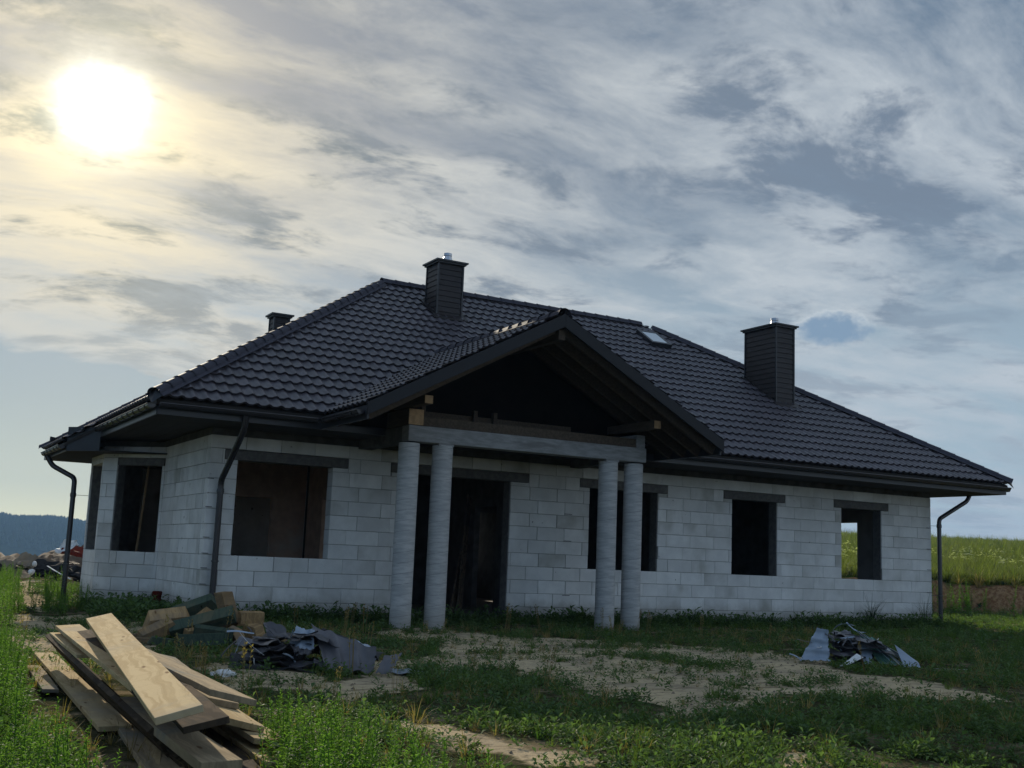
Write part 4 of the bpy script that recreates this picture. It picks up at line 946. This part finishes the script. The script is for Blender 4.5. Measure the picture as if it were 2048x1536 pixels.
for k in range(15):
    a0 = random.uniform(-.40, .2); z0 = random.uniform(.2, .40); strip(rh, (a0, random.uniform(-.1, .2), z0), (a0+random.uniform(-.22, .26), random.uniform(-.2, .2), z0+random.uniform(-.12, .10)), random.choice((.012, .018, .028)), random.choice((S, S, SB, M['white'])), 'short bent metal strip on top of the right heap', curl=random.uniform(-.04, .08), group='short strips on the right heap', seed=k)
strip(rh, (-.72, .1, .27), (-.45, .05, .22), .03, S, 'double strip poking out at the left of the right heap', group=GR)
strip(rh, (-.85, -.05, .10), (-.72, -.1, .02), .03, SB, 'curled grey strip on the grass left of the right heap', curl=.03, group=GR)
strip(rh, (.78, -.42, .02), (1.24, -.36, .02), .05, M['white'], 'long white strip lying in the grass right of the right heap', name='white_strip')

# small litter
bag = MB(); bl = local_frame((-2.68, -8.12, 0))
for k in range(40):
    a_ = random.random()*6.28; r_ = random.random()*.09; z_ = random.uniform(0, .09)*(1-r_*6)
    q = bl(math.cos(a_)*r_*1.3, math.sin(a_)*r_, max(.005, z_)); s_ = random.uniform(.015, .045)
    bag.add([q+Vector((random.uniform(-s_, s_), random.uniform(-s_, s_), random.uniform(0, s_))) for _ in range(3)], [(0, 1, 2)])
bme = bpy.data.meshes.new('plastic_bag'); bme.from_pydata(bag.v, [], bag.f); bm = bmesh.new(); bm.from_mesh(bme)
bm.clear(); bmesh.ops.create_icosphere(bm, subdivisions=3, radius=.1)
for v_ in bm.verts:
    n_ = mn.noise(v_.co*22)*.35+mn.noise(v_.co*60)*.2
    v_.co = v_.co*(1+n_); v_.co.z = max(0, v_.co.z*.55); v_.co.x *= 1.1
bm.to_mesh(bme); bm.free()
tag(link('plastic_bag', bme, m=M['white'], mw=Matrix.Translation((-2.70, -8.2, .0))), 'crumpled whitish plastic bag on the sand right of the board pile', 'plastic bag')
mb = MB(); mb.tube([(-1.03, 2.02, 0), (-1.03, 2.02, .34)], .075, 14); mb.tube([(-1.03, 2.02, .27), (-1.03, 2.02, .33)], .085, 14)
mb.build('pipe_stub', M['plastic_red']); tag(bpy.data.objects['pipe_stub'], 'rusty red drain pipe stub upright against the side wall', 'pipe')
# boards leaning inside the doorway
for k, (x0, x1, y1, z1, wd, lb) in enumerate(((4.05, 4.62, 1.5, 2.3, .2, 'tall dark board leaning just inside the doorway'), (3.55, 4.1, 1.6, 1.0, .2, 'short dark board leaning inside the doorway left of the tall one'), (3.9, 4.5, 1.35, 1.5, .18, 'medium dark board leaning between the two others in the doorway'))):
    mb = MB(); mb.beam((x0, .6, .1), (x1, y1, z1), wd, .03, up=(1, -1, .3)); mb.build('leaning_board', M['plank_old']); o_ = bpy.data.objects['leaning_board' if k == 0 else 'leaning_board.%03d' % k]; tag(o_, lb, 'board', 'boards leaning in the doorway')
# thin pale lath seen inside the bay window
mb = MB(); mb.beam((-1.02, 4.2, .6), (-.90, 4.2, 2.62), .035, .035, up=(0, 1, 0)); tag(mb.build('lath', M['endgrain']), 'thin pale lath standing upright inside the bay window', 'lath')

# ------------------------------------------------------------------ far left: earth mound, rubble, red scrap
def mound(C, rx, ry, h, seed, rot=0):
    bm = bmesh.new(); bmesh.ops.create_grid(bm, x_segments=70, y_segments=40, size=1)
    for v_ in bm.verts:
        x, y = v_.co.x, v_.co.y; rr = math.hypot(x, y)
        X = x*rx; Y = y*ry
        z = h*max(0, 1-rr**2.0)*(1+.5*mn.noise(Vector((X*.35, Y*.35, seed))))
        z += .35*mn.noise(Vector((X*1.3, Y*1.3, seed+4)))*min(1, z)+.16*mn.noise(Vector((X*4, Y*4, seed+6)))*min(1, z)
        v_.co = Vector((X*math.cos(rot)-Y*math.sin(rot), X*math.sin(rot)+Y*math.cos(rot), z-.25))
    me = bpy.data.meshes.new('earth_mound'); bm.to_mesh(me); bm.free(); me.polygons.foreach_set('use_smooth', [True]*len(me.polygons))
    return link('earth_mound', me, m=M['earth'], mw=Matrix.Translation((C[0], C[1], 0)))
M['earth'] = mat('dug_earth', (.13, .088, .055), (.08, .055, .036), 2.5, .97, bump=1.0, bscale=12, c3=(.16, .125, .075))
tag(mound((-1.9, 24.5), 4.2, 4.5, .85, 11), 'low heap of dug brown earth beyond the rubble, left of the downpipe', 'earth mound', 'earth mounds behind the house')
tag(mound((1.4, 26.5), 3.6, 4.0, 1.05, 17), 'taller heap of dug brown earth behind the red scrap, touching the house corner', 'earth mound', 'earth mounds behind the house')
tag(mound((-4.4, 25.5), 2.6, 4.0, 1.15, 23), 'heap of brown earth at the very left edge', 'earth mound', 'earth mounds behind the house')
ll = local_frame((-1.0, 18.6, 0))
FR2 = FR
for k in range(11):
    a0 = random.uniform(-1.6, .9); z0 = random.uniform(.05, .5); ln = random.uniform(.5, 1.1)
    sheet(ll, [(a0, -.3, z0), (a0+ln, -.3, max(.02, z0-random.uniform(0, .25))), (a0+ln, .3, z0+.15), (a0, .4, z0+.2)], (M['black_far'], M['black_far'], M['earth2'])[k % 3], 'dark torn sheet on the rubble heap before the earth mound', crumple=.08, n=(10, 6), jag=.06, group='torn sheets on the far rubble heap', seed=60+k)
strip(ll, (.55, -.3, .42), (1.35, -.5, .06), .07, M['white'], 'white slat pointing down at the right end of the far rubble heap', name='loose_slat')
for k, (a, z, s_) in enumerate(((-1.95, .16, .12), (.18, .24, .10), (.22, .46, .08))):
    bm = bmesh.new(); bmesh.ops.create_icosphere(bm, subdivisions=2, radius=s_)
    for v_ in bm.verts: v_.co *= 1+.5*mn.noise(v_.co*8+Vector((k, 0, 0)))
    me = bpy.data.meshes.new('foam_lump'); bm.to_mesh(me); bm.free()
    tag(link('foam_lump', me, m=M['white'], mw=Matrix.Translation(ll(a, -.45, z))), 'pale lump among the dark sheets of the far rubble heap', 'rubble', 'pale lumps on the far rubble heap')
rl_ = local_frame((1.0, 22.5, 0))
sheet(rl_, [(-.75, 0, .75), (1.0, 0, .45), (1.1, .5, 1.0), (-.6, .6, 1.15)], M['plastic_red'], 'large faded red crumpled sheet on the earth mound left of the house corner', crumple=.12, n=(16, 8), jag=.08, name='red_sheet', seed=81)
sheet(rl_, [(-.9, -.1, .8), (-.2, -.1, .95), (-.3, .2, 1.25), (-.85, .2, 1.05)], M['white'], 'white torn piece lying on the red sheet', crumple=.1, n=(8, 6), jag=.08, name='white_sheet', seed=82)
sheet(rl_, [(.3, -.15, .62), (.95, -.15, .5), (.9, .1, .75), (.35, .1, .8)], M['plastic_red'], 'smaller red piece hanging from the right of the red sheet', crumple=.1, n=(8, 6), jag=.08, name='red_sheet', seed=83)
mb = MB(); q = rl_(.62, -.9, 0); mb.tube([q, q+Vector((0, 0, .02)), q+Vector((0, 0, .62)), q+Vector((0, 0, .64))], [.2, .22, .22, .2], 18); dr = mb.build('drum', M['blue'], smooth=True)
tag(dr, 'blue drum with white bands beside the house corner below the red sheet', 'drum')
for z in (.18, .42):
    mb = MB(); mb.tube([q+Vector((0, 0, z-.05)), q+Vector((0, 0, z+.05))], .228, 18); mb.build('band', M['white'], dr)

# ------------------------------------------------------------------ far forest on the hill
rf = random.Random(3); fv = MB()
for k in range(13000):
    a_ = rf.uniform(-14, 30); r_ = rf.uniform(1250, 1640) if k < 6000 else rf.uniform(1560, 1660)
    x, y = math.sin(R(a_))*r_, math.cos(R(a_))*r_; h = rf.uniform(4, 9); wd = h*.42; z = hterr(x, y)-1
    n_ = 5; k0 = len(fv.v)
    fv.v += [(x+math.cos(j*6.28/n_)*wd, y+math.sin(j*6.28/n_)*wd, z) for j in range(n_)]+[(x, y, z+h)]
    fv.f += [(k0+j, k0+(j+1) % n_, k0+n_) for j in range(n_)]
fo_ = fv.build('forest', M['conifer']); tag(fo_, 'far spruce forest covering the blue ridge on the left horizon', 'forest', kind='stuff')

# ================================================================== VEGETATION
vr = np.random.default_rng(5)
def leaf(mb, base, dr_, ln, wd, droop=.3, seg=2):
    d_ = Vector(dr_).normalized(); sd = d_.cross(Vector((0, 0, 1))); sd = sd.normalized() if sd.length > .05 else Vector((1, 0, 0)); b_ = Vector(base)
    a1 = b_+d_*ln*.5; a2 = b_+d_*ln-Vector((0, 0, ln*droop)); k = len(mb.v)
    mb.v += [tuple(b_), tuple(a1-sd*wd/2), tuple(a1+sd*wd/2), tuple(a2)]; mb.f += [(k, k+1, k+3, k+2)]
def blade(mb, base, dr_, ln, wd, bend_=.4):
    d_ = Vector(dr_).normalized(); h = Vector((d_.x, d_.y, 0)); h = h.normalized() if h.length > .01 else Vector((1, 0, 0)); sd = Vector((-h.y, h.x, 0))
    b_ = Vector(base); p1 = b_+d_*ln*.5; p2 = p1+(d_+h*bend_-Vector((0, 0, bend_*.7))).normalized()*ln*.5; k = len(mb.v)
    mb.v += [tuple(b_-sd*wd/2), tuple(b_+sd*wd/2), tuple(p1+sd*wd*.4), tuple(p1-sd*wd*.4), tuple(p2)]; mb.f += [(k, k+1, k+2, k+3), (k+3, k+2, k+4)]
def rnd_(a, b_): return float(vr.uniform(a, b_))
protos = bpy.data.collections.new('plant_kinds')
def proto(name, mb, m):
    me = bpy.data.meshes.new(name); me.from_pydata(mb.v, [], mb.f); me.materials.append(m); me.update(); return me
def herb(n=16, size=.06, h=.10):
    mb = MB()
    for i in range(n):
        a_ = rnd_(0, 6.28); e_ = rnd_(.1, 1.2); r_ = rnd_(0, .06)
        leaf(mb, (math.cos(a_)*r_, math.sin(a_)*r_, rnd_(0, h)), (math.cos(a_)*math.cos(e_), math.sin(a_)*math.cos(e_), math.sin(e_)), rnd_(.6, 1.2)*size, size*rnd_(.25, .5), rnd_(.1, .6))
    return mb
def tall(h=.45, n=44, ls=.04):
    mb = MB(); lean = (rnd_(-.12, .12), rnd_(-.12, .12))
    mb.tube([(0, 0, 0), (lean[0]*h*.5, lean[1]*h*.5, h*.5), (lean[0]*h, lean[1]*h, h)], [.004, .003, .0015], 4, cap=False)
    for i in range(n):
        t_ = (i+1)/n; a_ = i*2.4+rnd_(-.3, .3); e_ = rnd_(.1, .7)+t_*.4; s_ = ls*(1.15-.75*t_)*rnd_(.7, 1.3)
        leaf(mb, (lean[0]*h*t_, lean[1]*h*t_, h*(.12+.88*t_)), (math.cos(a_)*math.cos(e_), math.sin(a_)*math.cos(e_), math.sin(e_)), s_*1.3, s_*.5, rnd_(.0, .5))
    for b_i in range(4):   # side branches
        a_ = rnd_(0, 6.28); z0 = h*rnd_(.2, .6)
        for i in range(7):
            q = (math.cos(a_)*.02*i+lean[0]*z0, math.sin(a_)*.02*i+lean[1]*z0, z0+.022*i); a2 = rnd_(0, 6.28)
            leaf(mb, q, (math.cos(a2), math.sin(a2), .5), ls*.8, ls*.33, .2)
    return mb
def tuft(n=26, h=.16, wd=.006, sp=.5, bend_=.5):
    mb = MB()
    for i in range(n):
        a_ = rnd_(0, 6.28); e_ = rnd_(.5, 1.5); r_ = rnd_(0, .05)
        blade(mb, (math.cos(a_)*r_, math.sin(a_)*r_, 0), (math.cos(a_)*math.cos(e_)*sp*1.5, math.sin(a_)*math.cos(e_)*sp*1.5, math.sin(e_)), h*rnd_(.5, 1.2), wd, rnd_(.1, bend_))
    return mb
def dock(n=9, s=.18):
    mb = MB()
    for i in range(n):
        a_ = rnd_(0, 6.28); e_ = rnd_(.4, 1.3); leaf(mb, (0, 0, 0), (math.cos(a_)*math.cos(e_), math.sin(a_)*math.cos(e_), math.sin(e_)), s*rnd_(.7, 1.3), s*.3, rnd_(.2, .5))
    return mb
KINDS = []
def reg(name, mb, m): KINDS.append((name, proto(name, mb, m))); return len(KINDS)-1
k_herb = [reg('a_herb', herb(16+2*i, .05+.008*i, .07+.02*i), M['leaf']) for i in range(4)]
k_tall = [reg('b_tall', tall(.32+.05*i, 64, .036), M['weed']) for i in range(4)]
k_tuft = [reg('c_tuft', tuft(26, .13+.04*i), M['grass']) for i in range(3)]
k_dock = [reg('c_dock', dock(9, .16), M['leaf']), reg('c_dock', dock(12, .12), M['weed'])]
mb = MB()
for i in range(3):
    x, y = rnd_(-.05, .05), rnd_(-.05, .05); h_ = rnd_(.3, .55)
    mb.tube([(x, y, 0), (x*1.6, y*1.6, h_)], [.003, .0015], 4, cap=False)
    for j in range(12): a_ = rnd_(0, 6.28); leaf(mb, (x*1.6, y*1.6, h_*rnd_(.6, 1)), (math.cos(a_), math.sin(a_), .9), .03, .012, 0)
k_stalk = [reg('c_stalk', mb, M['dry'])]
k_dry = [reg('d_dry', tuft(22, .16, .005, .8, .8), M['dry'])]
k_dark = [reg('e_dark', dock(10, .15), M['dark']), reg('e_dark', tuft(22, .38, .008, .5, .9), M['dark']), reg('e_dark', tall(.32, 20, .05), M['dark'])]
k_mead = [reg('f_mead', tuft(34, .5+.12*i, .02, .5, .6), M['meadow']) for i in range(3)]
mb = MB()
for i in range(7):
    x, y, z = rnd_(-.18, .18), rnd_(-.18, .18), rnd_(.5, .8)
    for j in range(7): a_ = j*.9; leaf(mb, (x, y, z), (math.cos(a_), math.sin(a_), .25), .07, .05, 0)
k_umb = [reg('g_umb', mb, M['flower'])]
k_bmead = [reg('h_bush', herb(60, .22, .5), M['leaf'])]
k_mdry = [reg('i_mdry', tuft(30, .5, .016, .9, .9), M['dry'])]
for i, (nm, me_) in enumerate(KINDS):
    o_ = bpy.data.objects.new('%02d_%s' % (i, nm), me_); protos.objects.link(o_)
def scatter(name, pts, kinds, smin, smax, label, cat, parent=None):
    """pts: array of x,y,z ; kinds: list of prototype indices"""
    n_ = len(pts)
    if n_ == 0: return
    me = bpy.data.meshes.new(name); me.vertices.add(n_); me.vertices.foreach_set('co', np.asarray(pts, dtype=np.float32).ravel())
    rot_ = np.zeros((n_, 3), np.float32); rot_[:, 2] = vr.uniform(0, 6.28, n_); rot_[:, 0] = vr.normal(0, .12, n_); rot_[:, 1] = vr.normal(0, .12, n_)
    a = me.attributes.new('rot', 'FLOAT_VECTOR', 'POINT'); a.data.foreach_set('vector', rot_.ravel())
    a = me.attributes.new('scl', 'FLOAT', 'POINT'); a.data.foreach_set('value', vr.uniform(smin, smax, n_).astype(np.float32))
    a = me.attributes.new('idx', 'INT', 'POINT'); a.data.foreach_set('value', np.array(kinds)[vr.integers(0, len(kinds), n_)].astype(np.int32))
    ng = bpy.data.node_groups.new(name, 'GeometryNodeTree'); ng.interface.new_socket('Geometry', in_out='INPUT', socket_type='NodeSocketGeometry'); ng.interface.new_socket('Geometry', in_out='OUTPUT', socket_type='NodeSocketGeometry')
    gi = ng.nodes.new('NodeGroupInput'); go = ng.nodes.new('NodeGroupOutput'); ip = ng.nodes.new('GeometryNodeInstanceOnPoints'); ci = ng.nodes.new('GeometryNodeCollectionInfo')
    ci.inputs['Collection'].default_value = protos; ci.inputs['Separate Children'].default_value = True; ci.inputs['Reset Children'].default_value = True
    def na(nm, tp):
        q = ng.nodes.new('GeometryNodeInputNamedAttribute'); q.data_type = tp; q.inputs[0].default_value = nm; return q.outputs[0]
    ip.inputs['Pick Instance'].default_value = True
    ng.links.new(gi.outputs[0], ip.inputs['Points']); ng.links.new(ci.outputs[0], ip.inputs['Instance']); ng.links.new(na('idx', 'INT'), ip.inputs['Instance Index'])
    ng.links.new(na('rot', 'FLOAT_VECTOR'), ip.inputs['Rotation']); ng.links.new(na('scl', 'FLOAT'), ip.inputs['Scale']); ng.links.new(ip.outputs[0], go.inputs[0])
    o_ = link(name, me); md = o_.modifiers.new('scatter', 'NODES'); md.node_group = ng
    tag(o_, label, cat, kind='stuff'); return o_
def in_house(x, y): return (X0-.0 < x < X1 and 0 < y < 9.65) or (BX < x < X0 and 3.4 < y < 6.1)
def fill(x0, x1, y0, y1, dens, cond=lambda x, y: True, zoff=0.0):
    n_ = int((x1-x0)*(y1-y0)*dens); P_ = []
    X = vr.uniform(x0, x1, n_); Y = vr.uniform(y0, y1, n_)
    for x, y in zip(X, Y):
        x = float(x); y = float(y)
        # keep to what the photo could plausibly see
        dd = Vector((x, y, 0))-CAM; f_ = dd.dot(_F); s_ = dd.dot(_R)
        if f_ < .5 or abs(s_) > .62*f_+1.0 or in_house(x, y): continue
        if cond(x, y): P_.append((x, y, hterr(x, y)+zoff))
    return P_
WEEDS = [[(-4.2, -2.9), (-4.25, -5.63), (-4.27, -7.25), (-4.54, -10.03), (-4.66, -11.4), (-4.70, -12.6), (-4.66, -13.9), (-4.62, -15.2), (-8, -15), (-8, -2.89)],
         [(-3.75, -12.6), (-3.45, -11.8), (-3.3, -12.5), (-3.25, -13.2), (-3.3, -14.5), (-4.35, -14.6), (-3.98, -13.5)]]
def weedy(x, y):
    wx = x+.07*mn.noise(Vector((x*2, y*1.5, 4))); wy = y+.25*mn.noise(Vector((x*2, y*1.2, 8)))
    return any(inpoly(wx, wy, p_) for p_ in WEEDS)
def patch(x, y): return mn.noise(Vector((x*.55, y*.55, 31)))+.6*mn.noise(Vector((x*1.7, y*1.7, 3)))
def onpile(x, y): return -4.45 < x < -3.3 and -13.4 < y < -8.2
def greenA(x, y):
    if bare(x, y): return vr.random() < .03
    return (patch(x, y) > .02 or vr.random() < .20) and not onpile(x, y)
scatter('ground_cover', fill(-6, 4, -14.5, -8, 230, greenA), k_herb+k_tuft[:1], .45, 1.0, 'low dark green herbs covering the yard nearest the viewer', 'ground cover')
scatter('ground_cover', fill(-7, 10, -8, -2, 110, greenA), k_herb+k_tuft[:1], .5, 1.05, 'low dark green herbs between the scrap heaps and the house', 'ground cover')
scatter('ground_cover', fill(4, 14, -10.5, -6, 70, greenA), k_herb+k_tuft[:1], .55, 1.2, 'low herbs round the right scrap heap', 'ground cover')
scatter('ground_cover', fill(-8, 27, -2, 13, 45, lambda x, y: greenA(x, y) and not (x > 15.5 and bankd(x, y) > .3)), k_herb+k_tuft[:2], .6, 1.25, 'low herbs along the foot of the house', 'ground cover')
scatter('ground_cover', fill(10, 26, -8, -2, 45, lambda x, y: greenA(x, y) or vr.random() < .4), k_herb+k_tuft[:2], .6, 1.3, 'low herbs on the lawn right of the scrap heap', 'ground cover')
scatter('ground_cover', fill(-4, 8, -13.5, 0, 130, lambda x, y: bare(x, y) and mn.noise(Vector((x*.9, y*1.4, 77)))+.5*mn.noise(Vector((x*2.7, y*2.7, 70))) > .30), k_herb+k_tuft[:1], .35, .9, 'islands of low weeds breaking up the sandy ground', 'ground cover')
scatter('ground_cover', fill(-4, 8, -13.5, 0, 55, lambda x, y: bare(x, y) and patch(x*1.7, y*1.7) > -.1), k_herb+k_dry, .22, .6, 'tiny seedlings and dry bits on the bare sand', 'ground cover')
scatter('tall_weeds', fill(-8, -3, -15.4, -3, 190, lambda x, y: weedy(x, y)), k_tall*3+k_tuft+k_dock*2, .50, 1.0, 'bright green goosefoot weeds lit by the sun in the foreground', 'weeds')
scatter('tall_weeds', fill(-8, -3, -15.2, -3, 120, lambda x, y: weedy(x, y)), k_herb, .9, 1.5, 'leafy undergrowth between the tall weeds', 'weeds')
scatter('tall_weeds', fill(-7, -1.8, -3, 16, 26, lambda x, y: (not bare(x, y)) and (x < -2.6-.0*y or (y > 2 and x < -1.9))), k_tall+k_herb, .8, 1.4, 'green weeds left of the house around the sandy path', 'weeds')
scatter('dry_grass', fill(-6, 10, -13, -2, 9, lambda x, y: not bare(x, y)), k_dry, .5, 1.1, 'thin dry grass among the herbs', 'grass')
scatter('dry_grass', fill(-8, 6, -10.5, -2, 1.6, lambda x, y: not bare(x, y) and not onpile(x, y) and vr.random() < .6), k_stalk, .6, 1.1, 'dead stalks standing among the green weeds', 'grass')
# dark fringe along the wall foot
def fringe(x, y): return (-.9 < x < 16.2 and -.55 < y < -.03) or (-1.6 < x < X0 and .0 < y < 3.0)
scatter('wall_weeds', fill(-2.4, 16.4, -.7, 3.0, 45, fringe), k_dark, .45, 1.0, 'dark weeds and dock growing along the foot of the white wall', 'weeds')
scatter('wall_weeds', fill(-2.4, 16.4, -.9, 3.2, 60, lambda x, y: (y < -.0 and y > -.8) or (-2.2 < x < X0)), k_herb, 1.2, 2.2, 'leafy herbs along the foot of the white wall', 'weeds')
cl = MB()
for k in range(2600):
    x = float(vr.uniform(-5, 9)); y = float(vr.uniform(-13.5, 0))
    if not (bare(x, y) or vr.random() < .25): continue
    r_ = float(vr.uniform(.006, .022)); z = hterr(x, y)
    q = [(x+r_*float(vr.uniform(.6, 1.3))*math.cos(a), y+r_*float(vr.uniform(.6, 1.3))*math.sin(a), z) for a in (0, 1.6, 3.1, 4.7)]
    cl.add(q+[(x, y, z+r_*.9)], [(0, 1, 4), (1, 2, 4), (2, 3, 4), (3, 0, 4)])
tag(cl.build('clods', M['earth2']), 'small clods and stones strewn over the bare sand', 'clods', kind='stuff')
# bank and meadow on the right
scatter('bank_plants', fill(15.9, 60, -6, 30, 7, lambda x, y: -1.0 < bankd(x, y) < .4), k_herb+k_tall+k_tuft, 1.5, 2.6, 'green weeds at the foot of the earth bank', 'weeds')
scatter('bank_plants', fill(15.9, 60, -6, 30, 5, lambda x, y: .2 < bankd(x, y) < 1.6), k_mdry+k_dark, .8, 1.5, 'dry roots and grass hanging over the cut earth bank', 'grass')
scatter('meadow', fill(15.9, 75, -12, 60, 11, lambda x, y: 1.3 < bankd(x, y) < 18), k_mead, .6, 1.1, 'yellow-green meadow grass on top of the bank', 'grass')
scatter('meadow', fill(17, 150, -20, 140, 2.4, lambda x, y: 18 <= bankd(x, y) < 60), k_mead, .9, 1.6, 'paler meadow rising to the skyline on the right', 'grass')
scatter('meadow', fill(17, 120, -20, 120, .9, lambda x, y: 22 < bankd(x, y) < 70 and mn.noise(Vector((x*.05, y*.16, 5))) > .08), k_bmead, .5, 1.1, 'dark green hummocks across the upper meadow', 'grass')
scatter('meadow', fill(17, 220, -40, 220, .8, lambda x, y: 60 <= bankd(x, y) < 118), k_mead, 1.2, 1.9, 'far meadow edge along the skyline on the right', 'grass')
scatter('meadow_flowers', fill(16, 110, -20, 90, 1.0, lambda x, y: 9 < bankd(x, y) < 34 and patch(x*.3, y*.3) > -.2), k_umb, .55, 1.0, 'white umbel flowers scattered in the meadow', 'flowers')
# two grass tufts against the right end of the wall
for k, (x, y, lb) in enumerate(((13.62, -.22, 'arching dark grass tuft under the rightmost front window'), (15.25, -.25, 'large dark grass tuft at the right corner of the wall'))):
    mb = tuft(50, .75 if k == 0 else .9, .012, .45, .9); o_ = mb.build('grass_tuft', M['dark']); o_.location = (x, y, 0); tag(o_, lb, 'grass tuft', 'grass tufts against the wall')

# ------------------------------------------------------------------ air
if True:
    hz = MB(); hz.box(-2000, 2000, -290, 2300, -75, 118); ho = hz.build('haze', None); tag(ho, kind='stuff', label='thin blue haze in the air over the far valley', cat='haze')
    hm = bpy.data.materials.new('air'); hm.use_nodes = True; tt = hm.node_tree; tt.nodes.clear()
    pv = tt.nodes.new('ShaderNodeVolumePrincipled'); pv.inputs['Color'].default_value = (.36, .62, 1.0, 1); pv.inputs['Density'].default_value = .00026; pv.inputs['Anisotropy'].default_value = .0
    om = tt.nodes.new('ShaderNodeOutputMaterial'); tt.links.new(pv.outputs[0], om.inputs['Volume']); ho.data.materials.append(hm)
    ho.display_type = 'WIRE'
